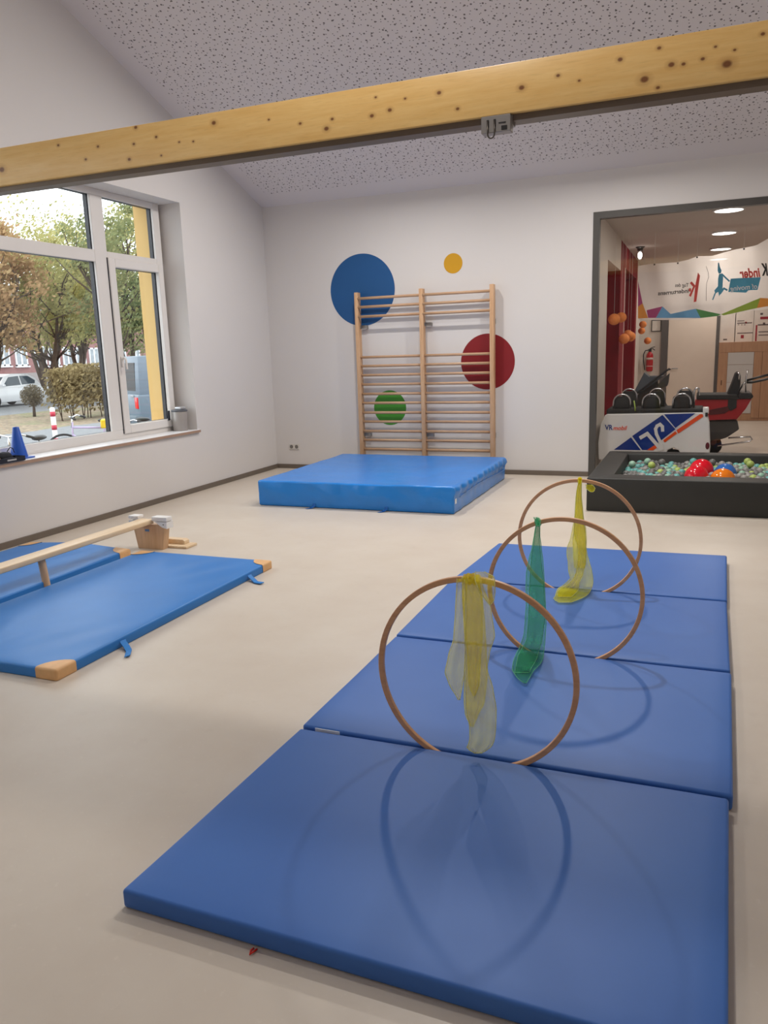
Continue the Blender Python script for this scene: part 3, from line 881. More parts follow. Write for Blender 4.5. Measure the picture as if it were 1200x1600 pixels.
scarf('pale yellow chiffon scarf knotted over the nearest hoop', HOOPS[0], (375, 170), [
    ([(150, 305, 425), (300, 303, 452), (500, 315, 470), (700, 325, 482), (900, 317, 490), (1100, 316, 470), (1200, 325, 420), (1285, 368, 384)], 3.0, 0.004, 0.008),
    ([(170, 320, 440), (400, 335, 520), (600, 330, 548), (730, 335, 508), (850, 330, 490), (1000, 330, 535), (1150, 332, 560), (1300, 358, 556), (1400, 358, 545), (1455, 330, 510), (1488, 395, 450)], 2.0, 0.016, 0.010),
    ([(165, 262, 340), (400, 250, 322), (620, 236, 325), (750, 196, 325), (880, 170, 320), (960, 200, 305), (1082, 268, 284)], 1.5, 0.010, 0.008),
    ([(112, 400, 470), (150, 398, 540), (180, 400, 548), (260, 430, 551), (330, 480, 542), (362, 508, 522)], 1.5, 0.026, 0.010),
    ([(155, 300, 420), (350, 312, 450), (560, 330, 455), (760, 345, 440), (960, 350, 430), (1050, 385, 400)], 2.0, -0.004, 0.006)],
    A_px, (250, 232, 84), (246, 246, 190), 0.5, 'pale_yellow')
G_px = lambda x, y: (780 + x / 5.517, 790 + y / 5.517)
scarf('emerald green chiffon scarf hanging from the middle hoop', HOOPS[1], (335, 150), [
    ([(150, 318, 352), (250, 302, 350), (350, 285, 362), (480, 252, 378), (580, 233, 385), (700, 230, 392), (850, 232, 400), (1000, 222, 405), (1100, 215, 400), (1200, 186, 392), (1290, 140, 382), (1350, 118, 368), (1420, 112, 300), (1480, 150, 262), (1530, 212, 234)], 2.5, 0.004, 0.010),
    ([(160, 322, 350), (300, 300, 345), (450, 275, 360), (700, 262, 385), (950, 255, 395), (1150, 240, 370), (1300, 160, 330), (1440, 135, 260)], 2.0, 0.014, 0.008),
    ([(100, 295, 320), (108, 300, 345), (130, 312, 358), (150, 318, 352), (172, 324, 350)], 1.0, 0.02, 0.004)],
    G_px, (84, 186, 130), (150, 222, 184), 0.55, 'green')
Y_px = lambda x, y: (840 + x / 7.617, 740 + y / 7.617)
scarf('bright yellow chiffon scarf trailing from the furthest hoop', HOOPS[2], (503, 95), [
    ([(80, 484, 526), (130, 490, 520), (200, 464, 518), (300, 452, 525), (450, 445, 540), (540, 438, 548), (650, 415, 575), (780, 390, 582), (880, 350, 578), (960, 345, 590), (1050, 362, 615), (1150, 365, 645), (1250, 390, 660), (1310, 330, 660), (1380, 225, 640), (1440, 218, 600), (1500, 180, 500), (1532, 250, 400)], 2.0, 0.004, 0.012),
    ([(90, 486, 524), (200, 466, 516), (500, 447, 538), (700, 432, 568), (900, 480, 575), (1050, 480, 575), (1200, 455, 540), (1280, 400, 500), (1400, 232, 480), (1470, 240, 400)], 2.5, 0.012, 0.008),
    ([(90, 486, 524), (300, 456, 522), (600, 436, 552), (800, 420, 575), (1000, 430, 580), (1120, 440, 560)], 2.0, -0.004, 0.008),
    ([(130, 560, 640), (145, 580, 665), (175, 575, 685), (205, 610, 675), (218, 630, 660)], 1.0, 0.012, 0.006)],
    Y_px, (250, 236, 20), (246, 244, 170), 0.55, 'bright_yellow')

# ================================================================== GYM MATS WITH TAN CORNERS
M_GYM = mat('azure_blue_vinyl', (50, 124, 200), 0.4, spec=0.28, var=0.04, vscale=2.5, bump=0.05, bscale=9, bdist=0.012)
M_LEATHER = mat('tan_leather', (226, 178, 124), 0.5, var=0.1, vscale=14, bump=0.15, bscale=70)
def gym_mat(loc, gx, gy, label, rz, seed, straps, lift):
    root = thing('gym_mat', loc, label, 'gym mat', None, rz)
    h = 0.032
    def shape(v):
        x, y, z = v
        if z > 0:
            u = max(0, 1 - (x / gx) ** 4) * max(0, 1 - (y / gy) ** 4)
            z += 0.006 * u
            # diagonal drag wrinkles near the ends
            for (cx, cy) in ((-gx, -gy), (gx, -gy), (-gx, gy), (gx, gy)):
                d = math.hypot(x - cx, y - cy)
                z += 0.007 * math.sin(38 * (x - cx) * (1 if cx < 0 else -1) * 0.55 + 38 * (y - cy) * 0.25 + seed) * math.exp(-((d - 0.42) / 0.25) ** 2) * u
            z += 0.004 * fbm((x * 1.2, y * 1.6, seed), 1.4, 3) * u
        zz = z + h
        zz += lift * max(0.0, (y - gy * 0.55) / (gy * 0.45)) ** 2 * max(0, 1 - abs(x) / gx)
        zz -= 0.004
        return Vector((x, y, max(0.0006, zz)))
    obj('cover', soft_box(gx, gy, h, 0.014, 0.045, shape), M_GYM, root, smooth=True)
    # leather corner caps: the same skin cut to a round patch at each corner, a touch proud of it
    for cx in (-1, 1):
        for cy in (-1, 1):
            def skin(v):
                n = Vector((v.x, v.y, v.z)); w = shape(v)
                w.x += 0.003 * cx; w.y += 0.003 * cy
                w.z = w.z + (0.003 if v.z > 0 else 0.0)
                return w
            bb = soft_box(gx, gy, h, 0.014, 0.03, None)
            rad = 0.14
            corner = Vector((cx * gx, cy * gy, 0))
            for k in range(7):
                a = math.pi / 2 * (k + 0.5) / 7
                nrm = Vector((-cx * math.cos(a), -cy * math.sin(a), 0))
                geom = bb.bm.verts[:] + bb.bm.edges[:] + bb.bm.faces[:]
                bmesh.ops.bisect_plane(bb.bm, geom=geom, plane_co=corner + nrm * rad, plane_no=nrm, clear_outer=True)
            for v in bb.bm.verts: v.co = skin(v.co.copy())
            obj('corner_patch', bb, M_LEATHER, root, smooth=True)
    for (sx_, sy_, dx, dy) in straps:
        P = [Vector((sx_, sy_, 0.035)), Vector((sx_ + 0.012, sy_ - 0.01, 0.028)), Vector((sx_ + 0.05, sy_ - 0.03, 0.014)), Vector((sx_ + 0.09, sy_ - 0.06, 0.006)), Vector((sx_ + dx, sy_ + dy, 0.008))]
        def sp(u, w):
            k = u * 4; i = min(3, int(k)); p = P[i].lerp(P[i + 1], k - i)
            return p + Vector((0.01, 0.036, 0)) * (w - 0.5)
        so = obj('strap', B().grid(sp, 12, 1), M_STRAP2, root)
        so.modifiers.new('thickness', 'SOLIDIFY').thickness = 0.005
    return root
M_STRAP2 = mat('light_blue_webbing', (24, 124, 204), 0.6, bump=0.2, bscale=200)
gym_mat((-3.600, 3.965, 0), 0.612, 1.105, 'blue gym mat with tan leather corners and two strap handles, nearer the room', 0.0, 1.0,
        [(0.612, -0.60, 0.14, -0.135), (0.612, 0.775, 0.15, -0.075)], 0.0)
gym_mat((-4.845, 3.965, 0), 0.535, 1.105, 'blue gym mat with tan leather corners lying along the window wall', 0.02, 4.2, [], 0.035)

# ================================================================== BALANCE BEAM
M_PALE = wood('pale_planed_pine', (236, 212, 178), (220, 188, 146), 'y', 1.0, 0.4)
M_PLY = wood('birch_plywood', (226, 190, 154), (208, 168, 130), 'z', 0.6, 0.5)
M_CAP = mat('white_plastic_cap', (232, 230, 228), 0.35, var=0.01)
bb_ = thing('balance_beam', (-4.352, 5.35, 0), 'low wooden balance beam with white end caps standing between the two gym mats', 'balance beam')
obj('beam', B().span(-4.42, -4.287, 2.95, 5.355, 0.222, 0.262, 0.007, 3), M_PALE, bb_, world_xyz=True, smooth='auto')
for yd in (4.14, 2.99):
    obj('leg', B().tube([(-4.31, yd, 0.0), (-4.335, yd, 0.225)], 0.0265, 16), M_PLY, bb_, world_xyz=True, smooth='auto')
b = B().prism([(-4.457, 5.33, 0.0), (-4.199, 5.33, 0.0), (-4.160, 5.33, 0.215), (-4.495, 5.33, 0.215)], (0, 0.075, 0), 0.004)
post = obj('end_post', b, M_PLY, bb_, world_xyz=True, smooth='auto')
obj('maker_dot', B().box((-4.345, 5.328, 0.165), (0.045, 0.002, 0.02), None, 0.0008, 1), mat('blue_sticker', (96, 132, 178), 0.5), post, world_xyz=True)
for (x0, x1) in ((-4.525, -4.424), (-4.283, -4.128)):
    b = B().span(x0, x1, 5.318, 5.40, 0.262 if x0 < -4.4 else 0.25, 0.288, 0.006, 2)
    if x0 > -4.4:
        b.prism([(x0 + 0.03, 5.318, 0.247), (x1 - 0.002, 5.318, 0.247), (x1 - 0.002, 5.318, 0.19), (x1 - 0.05, 5.318, 0.20)], (0, 0.09, 0))
    else:
        b.prism([(x0 + 0.002, 5.318, 0.247), (x1 - 0.02, 5.318, 0.247), (x0 + 0.05, 5.318, 0.205), (x0 + 0.002, 5.318, 0.195)], (0, 0.09, 0))
    cp = obj('end_cap', b, M_CAP, bb_, world_xyz=True, smooth='auto')
    xs = x1 - 0.035 if x0 > -4.4 else x0 + 0.03
    obj('screw', B().box((xs, 5.3165, 0.225), (0.010, 0.003, 0.010), None, 0.001, 1), mat('dark_steel_wire', (92, 86, 80), 0.35, 0.8), cp, world_xyz=True)
obj('foot_board', B().span(-4.47, -4.01, 5.405, 5.56, 0.0, 0.022, 0.006, 2), M_PALE, bb_, world_xyz=True, smooth='auto')
b = B().prism([(-4.30, 5.47, 0.022), (-4.075, 5.47, 0.022), (-4.075, 5.47, 0.052), (-4.095, 5.47, 0.064), (-4.30, 5.47, 0.064)], (0, 0.07, 0), 0.004)
obj('foot_block', b, M_PALE, bb_, world_xyz=True, smooth='auto')

# ================================================================== THINGS ON THE SILL
SZ = 0.748
cone = thing('marker_cone', (-5.765, 5.40, SZ), 'blue plastic marker cone standing on the window sill', 'cone')
M_CONE = mat('blue_cone_plastic', (22, 84, 186), 0.38, var=0.05)
obj('body', B().lathe([(0.078, 0.012), (0.074, 0.03), (0.028, 0.283), (0.025, 0.288), (0.016, 0.288), (0.015, 0.27)], seg=28), M_CONE, cone, smooth='auto')
obj('base', B().box((0, 0, 0.007), (0.19, 0.19, 0.013), None, 0.005, 2), M_CONE, cone, smooth='auto')
tr = thing('desk_tray', (-5.665, 5.13, SZ), 'flat black tray with a label at the edge of the window sill', 'tray')
b = B().box((0, 0, 0.004), (0.13, 0.36, 0.006)).box((0.063, 0, 0.022), (0.006, 0.36, 0.042)).box((-0.063, 0, 0.022), (0.006, 0.36, 0.042)).box((0, 0.177, 0.022), (0.12, 0.006, 0.042)).box((0, -0.177, 0.022), (0.12, 0.006, 0.042))
tb = obj('tray', b, mat('black_tray_plastic', (26, 30, 42), 0.4), tr)
obj('paper_label', B().box((0.0665, 0.03, 0.022), (0.001, 0.1, 0.014)), mat('grey_label', (176, 176, 178), 0.6), tr)
# a small pouch and a skin-coloured cloth lying in the tray
p = thing('cloth_pouch', (-5.70, 5.16, SZ + 0.0075), 'crumpled black pouch lying in the tray beside the blue cone', 'pouch')
def blob(v, s):
    n = 1 + 0.25 * fbm((v.x * 9, v.y * 9, v.z * 9 + s), 1.6, 3)
    return Vector((v.x * n, v.y * n, max(0.0, v.z * n + 0.04)))
b = B().sphere((0, 0, 0), 1.0, 20, 12, (0.045, 0.09, 0.045))
for v in b.bm.verts: v.co = blob(v.co, 3)
obj('bag', b, mat('black_fabric', (30, 32, 40), 0.8), p, smooth=True)
obj('drawstring', B().tube([(0.0, 0.05, 0.08), (0.0, 0.09, 0.115), (0.0, 0.115, 0.1), (0, 0.13, 0.06)], 0.004, 6), mat('black_fabric', (30, 32, 40), 0.8), p, smooth=True)
b = B().sphere((0, 0, 0), 1.0, 16, 10, (0.04, 0.06, 0.03))
for v in b.bm.verts: v.co = blob(v.co, 8) - Vector((0, 0, 0.012)); v.co.z = max(0, v.co.z)
o = obj('beanbag', b, mat('salmon_cloth', (206, 160, 138), 0.8), smooth=True); o.location = (-5.665, 5.02, SZ + 0.0075)
tag(o, 'salmon-coloured beanbag lying in the black tray', 'beanbag')
bn = thing('waste_bin', (-5.79, 7.885, SZ), 'small grey metal bin with lid in the corner of the window sill', 'bin')
M_BIN = mat('grey_bin_metal', (168, 162, 158), 0.38, 0.25, var=0.03)
obj('body', B().lathe([(0.082, 0.0), (0.086, 0.004), (0.092, 0.225), (0.09, 0.23), (0.0001, 0.23)], seg=32), M_BIN, bn, smooth='auto')
obj('rim', B().lathe([(0.092, 0.228), (0.096, 0.23), (0.096, 0.243), (0.088, 0.25), (0.0001, 0.252)], seg=32), mat('dark_bin_rim', (92, 94, 100), 0.35), bn, smooth='auto')
obj('lid_flap', B().span(-0.03, 0.06, -0.05, 0.055, 0.252, 0.285, 0.01, 2), mat('silver_bin_lid', (198, 200, 204), 0.3, 0.5), bn, smooth='auto')
obj('hinge', B().span(-0.092, -0.075, -0.115, -0.075, 0.13, 0.245, 0.006, 1), mat('black_tray_plastic', (26, 30, 42), 0.4), bn, smooth='auto')

# ================================================================== CORRIDOR
for k, (yl, lab) in enumerate(((11.13, 'round downlight in the corridor ceiling, nearest the glazing'), (13.4, 'round downlight in the corridor ceiling, second from the glazing'),
                                (15.65, 'round downlight in the corridor ceiling, third from the glazing'), (17.5, 'round downlight in the corridor ceiling, furthest from the glazing'))):
    L = thing('downlight', (0.24, yl, HZ), lab, 'lamp', 'corridor downlights')
    obj('rim', B().lathe([(0.185, -0.0005), (0.185, -0.02), (0.165, -0.024), (0.165, -0.012)], seg=32), M_LAMPRIM, L, smooth='auto')
    obj('diffuser', B().lathe([(0.166, -0.013), (0.1, -0.022), (0.0001, -0.023)], seg=32), emit('downlight_diffuser', (1.0, 0.96, 0.9), 9.0), L, smooth=True)
    disc_light(L, (0, 0, -0.03), 0.16, LAMP_HALL, (1.0, 0.93, 0.84))
# glass jar lamp on the ceiling by the red door
p = at_y(1000, 397, 14.5)
L = thing('jar_lamp', (p.x, 14.5, HZ), 'small clear glass jar lamp on a dark ceiling mount by the red door', 'lamp')
obj('mount', B().lathe([(0.075, -0.001), (0.075, -0.012), (0.05, -0.03), (0.042, -0.07), (0.0001, -0.07)], seg=20), mat('dark_lamp_mount', (60, 54, 50), 0.4), L, smooth='auto')
obj('bulb', B().sphere((0, 0, -0.14), 0.035, 16, 10, (1, 1, 1.7)), emit('jar_bulb', (1, 0.96, 0.9), 12.0), L, smooth=True)
obj('jar', B().lathe([(0.045, -0.07), (0.062, -0.1), (0.062, -0.2), (0.055, -0.215)], seg=20), glass('jar_glass', (0.95, 0.95, 0.95)), L, smooth=True)

# ---- banner hanging across the corridor, seen from behind so its print reads mirrored
BYB = 12.8
def bw(x, z):
    return 0.022 * math.sin(x * 7.5 + 0.6) + 0.014 * math.sin(x * 15 + z * 4) + 0.02 * (z - 2.0) * math.sin(x * 11 + 1.2)
def on_banner(px, py, lift=0.0):
    p = at_y(px, py, BYB); return Vector((p.x, BYB + bw(p.x, p.z) - lift, p.z))
z1p = lambda x, y: (900 + x / 4.0, 300 + y / 4.0)
z6p = lambda x, y: (980 + x / 5.4545, 360 + y / 5.4545)
z8p = lambda x, y: (1060 + x / 8.5714, 370 + y / 8.5714)
top = [(392, 462), (490, 446), (635, 440), (700, 425), (757, 402), (850, 398), (922, 378), (1000, 360), (1050, 350), (1130, 332), (1200, 292), (1300, 262), (1400, 240), (1520, 235)]
bot = [(388, 796), (500, 800), (650, 800), (780, 790), (880, 776), (1000, 758), (1200, 730), (1350, 712), (1520, 700)]
def along(pl, x):
    for a, c in zip(pl, pl[1:]):
        if a[0] <= x <= c[0]: return a[1] + (c[1] - a[1]) * (x - a[0]) / (c[0] - a[0])
    return pl[0][1] if x < pl[0][0] else pl[-1][1]
bc = at_y(1090, 440, BYB)
bn_ = thing('banner', (bc.x, BYB, 1.9), 'white event banner with coloured lower edge hung across the corridor, seen from behind', 'banner')
M_BANNER = sheer('white_banner_fabric', (236, 230, 226), 0.9, 0.98, 1.0)
b = B().grid(lambda u, v: on_banner(*z1p(390 + u * 1130, along(top, 390 + u * 1130) * (1 - v) + along(bot, 390 + u * 1130) * v)), 120, 24)
cloth = obj('cloth', b, M_BANNER, bn_, smooth=True, world_xyz=True)
def decal(polys, m, name, conv, lift=0.005, parent=cloth):
    bm = bmesh.new()
    for pl in polys:
        vs = [bm.verts.new(at_y(*conv(*q), BYB)) for q in pl]
        bm.faces.new(vs)
    bmesh.ops.triangulate(bm, faces=bm.faces)
    for _ in range(5):
        es = [e for e in bm.edges if e.calc_length() > 0.05]
        if not es: break
        bmesh.ops.subdivide_edges(bm, edges=es, cuts=1)
        bmesh.ops.triangulate(bm, faces=[f for f in bm.faces if len(f.verts) > 3])
    for v in bm.verts: v.co.y = BYB + bw(v.co.x, v.co.z) - lift
    return obj(name, bm, m, parent, world_xyz=True)
def ink(n, c): return mat(n, c, 0.7, var=0.04)
decal([[(165, 680), (300, 648), (245, 745), (178, 745)], [(92, 430), (130, 620), (92, 650)]], ink('magenta_print', (176, 72, 128)), 'magenta_print', z6p)
decal([[(300, 648), (370, 712), (585, 668), (625, 746), (245, 746)]], ink('sky_blue_print', (108, 168, 214)), 'blue_print', z6p)
decal([[(585, 668), (800, 715), (770, 730), (625, 746)]], ink('green_print', (86, 150, 84)), 'green_print', z6p)
decal([[(800, 715), (1135, 575), (1105, 662), (820, 725)]], ink('lime_print', (150, 178, 62)), 'lime_print', z6p)
decal([[(1135, 575), (1200, 578), (1400, 530), (1400, 620), (1200, 645), (1105, 662)], [(92, 650), (130, 620), (176, 746), (92, 750)]], ink('orange_print', (228, 150, 60)), 'orange_print', z6p)
# red K figure, blue jumping figure, blue name box
R_ = lambda pts, w: [[(q.x, q.y) for q in quad] for quad in ribbon(pts, w)]
M_REDINK = ink('red_print', (214, 76, 70)); M_BLUEINK = ink('cyan_print', (76, 158, 192)); M_BLACKINK = ink('black_print', (44, 42, 44))
decal([[(262, 478), (290, 520), (240, 868), (205, 875), (228, 640)], [(178, 598), (228, 655), (215, 690), (152, 622)], [(228, 650), (168, 806), (142, 790), (205, 650)],
       [(140, 700), (155, 685), (172, 700), (168, 730), (150, 738), (138, 722)]], M_REDINK, 'red_figure', z8p)
decal([[(530, 345), (545, 345), (560, 410), (580, 450), (570, 485), (540, 492), (525, 450)], [(545, 495), (585, 490), (600, 540), (585, 640), (590, 700), (545, 800), (535, 740), (520, 745), (495, 760), (480, 720), (530, 660), (532, 560)]]
      + R_([(585, 500), (640, 555), (680, 592)], 22) + R_([(560, 760), (610, 690), (650, 712)], 24) + R_([(500, 740), (480, 790), (460, 840)], 16), M_BLUEINK, 'jumping_figure', z8p)
decal([[(700, 562), (1105, 540), (1060, 710), (930, 718), (905, 750), (668, 738)]], M_BLUEINK, 'name_box', z8p)
decal(R_([(372, 395), (400, 480), (405, 540), (378, 620), (372, 760), (372, 855)], 5), M_BLACKINK, 'divider', z8p, 0.006)
def banner_text(txt, px0, px1, py_base, height_px, m, shear=0.0, bold=0.0, slope=0.0, lift=0.009, name='lettering'):
    """mirrored lettering: starts at the right (px1) and runs left"""
    bm = text_mesh(txt, 1.0, shear, bold)
    xs = [v.co.x for v in bm.verts]; ys = [v.co.y for v in bm.verts]
    w = max(xs) - min(xs); x0 = min(xs)
    cap = 0.7
    for v in bm.verts:
        u = (v.co.x - x0) / w
        px = px1 + (px0 - px1) * u
        py = py_base - v.co.y / cap * height_px + slope * (px - px1)
        v.co = on_banner(px, py, lift)
    return obj(name, bm, m, cloth, world_xyz=True)
banner_text('Tag des', 1055, 1076, 448.5, 5.8, M_BLACKINK, bold=0.01)
banner_text('inderturnens', 1028, 1076, 457.5, 6.5, M_BLACKINK, bold=0.02, slope=-0.08)
banner_text('K', 1189, 1200, 430, 18, M_BLACKINK, 0.25, 0.04)
banner_text('inder', 1155, 1188, 432, 14, M_REDINK, 0.2, 0.035, slope=-0.08)
banner_text('of moving', 1141, 1183, 451, 8, ink('white_print', (222, 228, 232)), bold=0.01, slope=-0.1, lift=0.013)
for (sx, ty) in ((637, 440), (757, 402), (1050, 350), (490, 446), (1290, 265)):
    a = on_banner(*z1p(sx, ty)); 
    obj('string', B().tube([a, (a.x, a.y, HZ)], 0.0022, 5), mat('white_string', (226, 224, 220), 0.6), bn_, world_xyz=True)
    obj('eyelet', B().box((a.x, a.y - 0.004, a.z - 0.015), (0.022, 0.004, 0.022), None, 0.001, 1), M_BLACKINK, cloth, world_xyz=True)

# ---- orange paper lanterns
M_LAN = mat('orange_paper', (250, 148, 76), 0.75, var=0.12, vscale=30)
def lantern(px, py, Y, r, label):
    p = at_y(px, py, Y)
    L = thing('paper_lantern', p, label, 'lantern', 'orange paper lanterns in the corridor')
    b = B().sphere((0, 0, 0), r, 28, 14)
    for v in b.bm.verts:
        a = math.atan2(v.co.y, v.co.x); k = 1 + 0.05 * math.cos(a * 14)
        v.co.x *= k; v.co.y *= k
    obj('ball', b, M_LAN, L, smooth=True)
    obj('thread', B().tube([(0, 0, r * 0.95), (0, 0, HZ - p.z)], 0.0015, 4), mat('white_string', (226, 224, 220), 0.6), L)
for a in ((959.5, 499, 12.3, 0.083, 'orange paper lantern at the left end of the upper pair by the red wall'), (970.5, 496, 12.6, 0.076, 'orange paper lantern at the right end of the upper pair by the red wall'),
          (975, 529.5, 12.9, 0.078, 'orange paper lantern lowest left of the trio by the red wall'), (981, 523, 13.12, 0.072, 'orange paper lantern in the middle of the trio by the red wall'), (985, 526, 13.4, 0.078, 'orange paper lantern at the right of the trio by the red wall'),
          (1004.5, 507, 15.2, 0.062, 'small orange paper lantern directly below the banner edge'), (1002.5, 517, 15.4, 0.06, 'small orange paper lantern just under another one near the door post'), (1012, 532.5, 15.6, 0.062, 'small orange paper lantern hanging above the fire extinguisher')):
    lantern(*a)

# ---- fire extinguisher on the end wall
p = at_y(1015, 562, HY1 - 0.12)
fx = thing('fire_extinguisher', (p.x, HY1 - 0.11, 1.01), 'red fire extinguisher with black hose hanging on the corridor end wall', 'fire extinguisher')
obj('cylinder', B().lathe([(0.05, 0.0), (0.068, 0.02), (0.07, 0.05), (0.07, 0.33), (0.06, 0.37), (0.03, 0.4), (0.028, 0.42)], seg=24), mat('extinguisher_red', (176, 26, 34), 0.25), fx, smooth='auto')
obj('label_band', B().lathe([(0.0712, 0.245), (0.0712, 0.29)], seg=24), mat('pale_label', (206, 184, 180), 0.6), fx, smooth=True)
obj('label_band', B().lathe([(0.0712, 0.105), (0.0712, 0.118)], seg=24), mat('pale_label', (206, 184, 180), 0.6), fx, smooth=True)
M_BLK = mat('black_plastic', (28, 27, 28), 0.4)
vv = obj('valve', B().lathe([(0.032, 0.415), (0.032, 0.47), (0.0001, 0.475)], seg=14), M_BLK, fx, smooth='auto')
obj('lever', B().tube([(0.0, 0, 0.47), (0.06, -0.02, 0.475), (0.1, -0.02, 0.44)], 0.009, 6).tube([(0.0, 0, 0.48), (0.06, -0.02, 0.505), (0.1, -0.02, 0.515)], 0.009, 6), M_BLK, vv, smooth=True)
obj('hose', B().tube([(-0.02, -0.02, 0.45), (-0.09, -0.03, 0.44), (-0.125, -0.03, 0.36), (-0.125, -0.03, 0.22), (-0.1, -0.03, 0.1), (-0.09, -0.03, 0.03)], 0.011, 8), M_BLK, fx, smooth=True)
obj('wall_bracket', B().span(-0.03, 0.03, 0.069, 0.1095, 0.2, 0.36), M_JAMB, fx)
# switch plate / small notice on the same wall
p = at_y(1026, 510, HY1); q = at_y(1034, 518, HY1)
nb = thing('wall_notice', (p.x, HY1, p.z), 'thin grey framed notice on the end wall left of the cream door', 'notice')
a0 = at_y(1018, 500, HY1); a1 = at_y(1033, 518, HY1)
obj('frame', B().span(a0.x, a1.x, HY1 - 0.018, HY1 - 0.001, a1.z, a0.z, 0.003, 1), M_JAMB, nb, world_xyz=True)
obj('sheet', B().span(a0.x + 0.02, a1.x - 0.02, HY1 - 0.02, HY1 - 0.018, a1.z + 0.02, a0.z - 0.02), mat('paper_white', (214, 206, 198), 0.7), nb, world_xyz=True)

# ---- wooden cabinet with pale drawer fronts
cz = 1.57
cb_ = thing('wooden_cabinet', (0.95, HY1 - 0.25, 0), 'beech cabinet with three pale drawer fronts against the corridor end wall', 'cabinet')
M_CAB = wood('corridor_beech', (196, 154, 120), (176, 132, 100), 'z', 0.8, 0.5)
obj('body', B().span(0.335, 1.95, HY1 - 0.5, HY1 - 0.001, 0.0, cz, 0.006, 1), M_CAB, cb_, world_xyz=True)
fy = HY1 - 0.5
obj('top_rail', B().span(0.335, 1.95, fy - 0.022, fy - 0.0005, 1.37, cz, 0.003, 1), M_CAB, cb_, world_xyz=True)
obj('stile', B().span(0.335, 0.50, fy - 0.022, fy - 0.0005, 0.06, 1.368, 0.003, 1), M_CAB, cb_, world_xyz=True)
obj('stile', B().span(0.985, 1.13, fy - 0.022, fy - 0.0005, 0.06, 1.368, 0.003, 1), M_CAB, cb_, world_xyz=True)
obj('door', B().span(1.135, 1.945, fy - 0.02, fy - 0.0005, 0.06, 1.368, 0.003, 1), M_CAB, cb_, world_xyz=True)
M_PALEF = mat('pale_grey_front', (206, 204, 202), 0.45, var=0.02)
for (za, zb) in ((1.125, 1.365), (0.775, 1.12), (0.15, 0.77)):
    obj('drawer', B().span(0.505, 0.98, fy - 0.016, fy - 0.0005, za, zb, 0.003, 1), M_PALEF, cb_, world_xyz=True)
obj('lock', B().span(0.395, 0.42, fy - 0.028, fy - 0.022, 0.72, 0.82, 0.003, 1), mat('brown_lock', (120, 82, 56), 0.5), cb_, world_xyz=True)
# ---- notices above the cabinet
M_PAPER = mat('paper_white', (214, 206, 198), 0.7)
def notice(px0, py0, px1, py1, label, marks):
    Y = HY1
    a = at_y(px0, py0, Y); c = at_y(px1, py1, Y)
    o = thing('notice_sheet', ((a.x + c.x) / 2, Y, c.z), label, 'notice', 'notices above the cabinet')
    obj('sheet', B().span(a.x, c.x, Y - 0.008, Y - 0.001, c.z, a.z), M_PAPER, o, world_xyz=True)
    for (mx0, my0, mx1, my1, col) in marks:
        u = at_y(mx0, my0, Y); w = at_y(mx1, my1, Y)
        obj('print', B().span(u.x, w.x, Y - 0.0095, Y - 0.008, min(u.z, w.z), max(u.z, w.z)), col, o, world_xyz=True)
M_TXT = ink('grey_text', (96, 84, 84)); M_RDOT = ink('crimson_print', (150, 32, 48))
notice(1124, 480, 1148, 535, 'blank white sheet at the left of the notices above the cabinet', [(1130, 529.5, 1136, 531.5, M_TXT)])
notice(1150.5, 470, 1176, 535, 'white notice with a slider line and a crimson dot above the cabinet', [(1152, 501, 1163, 501.7, M_TXT), (1152, 504.4, 1175, 505, M_TXT), (1164, 502.8, 1167, 505.5, M_RDOT), (1153, 507, 1155, 508, M_TXT), (1158, 507, 1160, 508, M_TXT), (1162.5, 507, 1165, 508, M_TXT), (1152, 520, 1176, 520.6, M_TXT), (1157.5, 523.5, 1162, 528.5, M_RDOT)])
notice(1180, 460, 1214, 535, 'white notice with a bold crimson bar at the right above the cabinet', [(1188, 495, 1214, 498, M_RDOT), (1181, 508, 1182, 533, M_RDOT), (1184, 506.8, 1214, 507.6, M_TXT), (1192, 504, 1195.5, 507.2, M_TXT), (1188, 489, 1192, 492, M_TXT), (1185, 518, 1210, 518.6, M_TXT), (1185, 523, 1210, 523.6, M_TXT)])

# ================================================================== CHILD WAGONS IN THE CORRIDOR
v8 = lambda x, y: (920 + x / 6.0, 560 + y / 6.0)
v7 = lambda x, y: (980 + x / 5.4545, 560 + y / 5.4545)
WY, WD = 10.62, 0.62
vr = thing('group_stroller', (-0.52, WY + WD / 2, 0), 'white six-seat child wagon with blue and orange bank logo behind the ball pit', 'child wagon')
M_WHITE = mat('white_glossy_plastic', (226, 224, 222), 0.25, var=0.015, coat=0.3)
M_CHROME = mat('chrome_tube', (205, 205, 208), 0.22, 1.0, var=0.02)
M_SEAT = mat('black_seat_fabric', (30, 29, 30), 0.75, var=0.15, vscale=20, bump=0.2, bscale=60)
prof = [(150, 535), (175, 520), (1062, 505), (1110, 530), (1132, 600), (1140, 830), (1120, 1040), (900, 1060), (885, 940), (840, 860), (790, 838), (740, 860), (705, 940), (690, 1060), (330, 1060), (315, 960), (270, 900), (210, 900), (165, 960), (150, 1040), (90, 1000), (85, 800), (110, 620)]
P = [at_y(*v8(*q), WY) for q in prof]
for p in P: p.z = max(p.z, 0.11)
b = B().prism(P, (0, WD, 0))
body = obj('body', b, M_WHITE, vr, world_xyz=True)
bv = body.modifiers.new('soft_edges', 'BEVEL'); bv.width = 0.02; bv.segments = 3; bv.limit_method = 'ANGLE'; bv.angle_limit = math.radians(50)
def flat(polys, m, name, conv, Y, parent, th=0.003):
    b = B()
    for k, pl in enumerate(polys):
        b.prism([at_y(*conv(*q), Y - 0.0004 * k) for q in pl], (0, th, 0))
    return obj(name, b, m, parent, world_xyz=True)
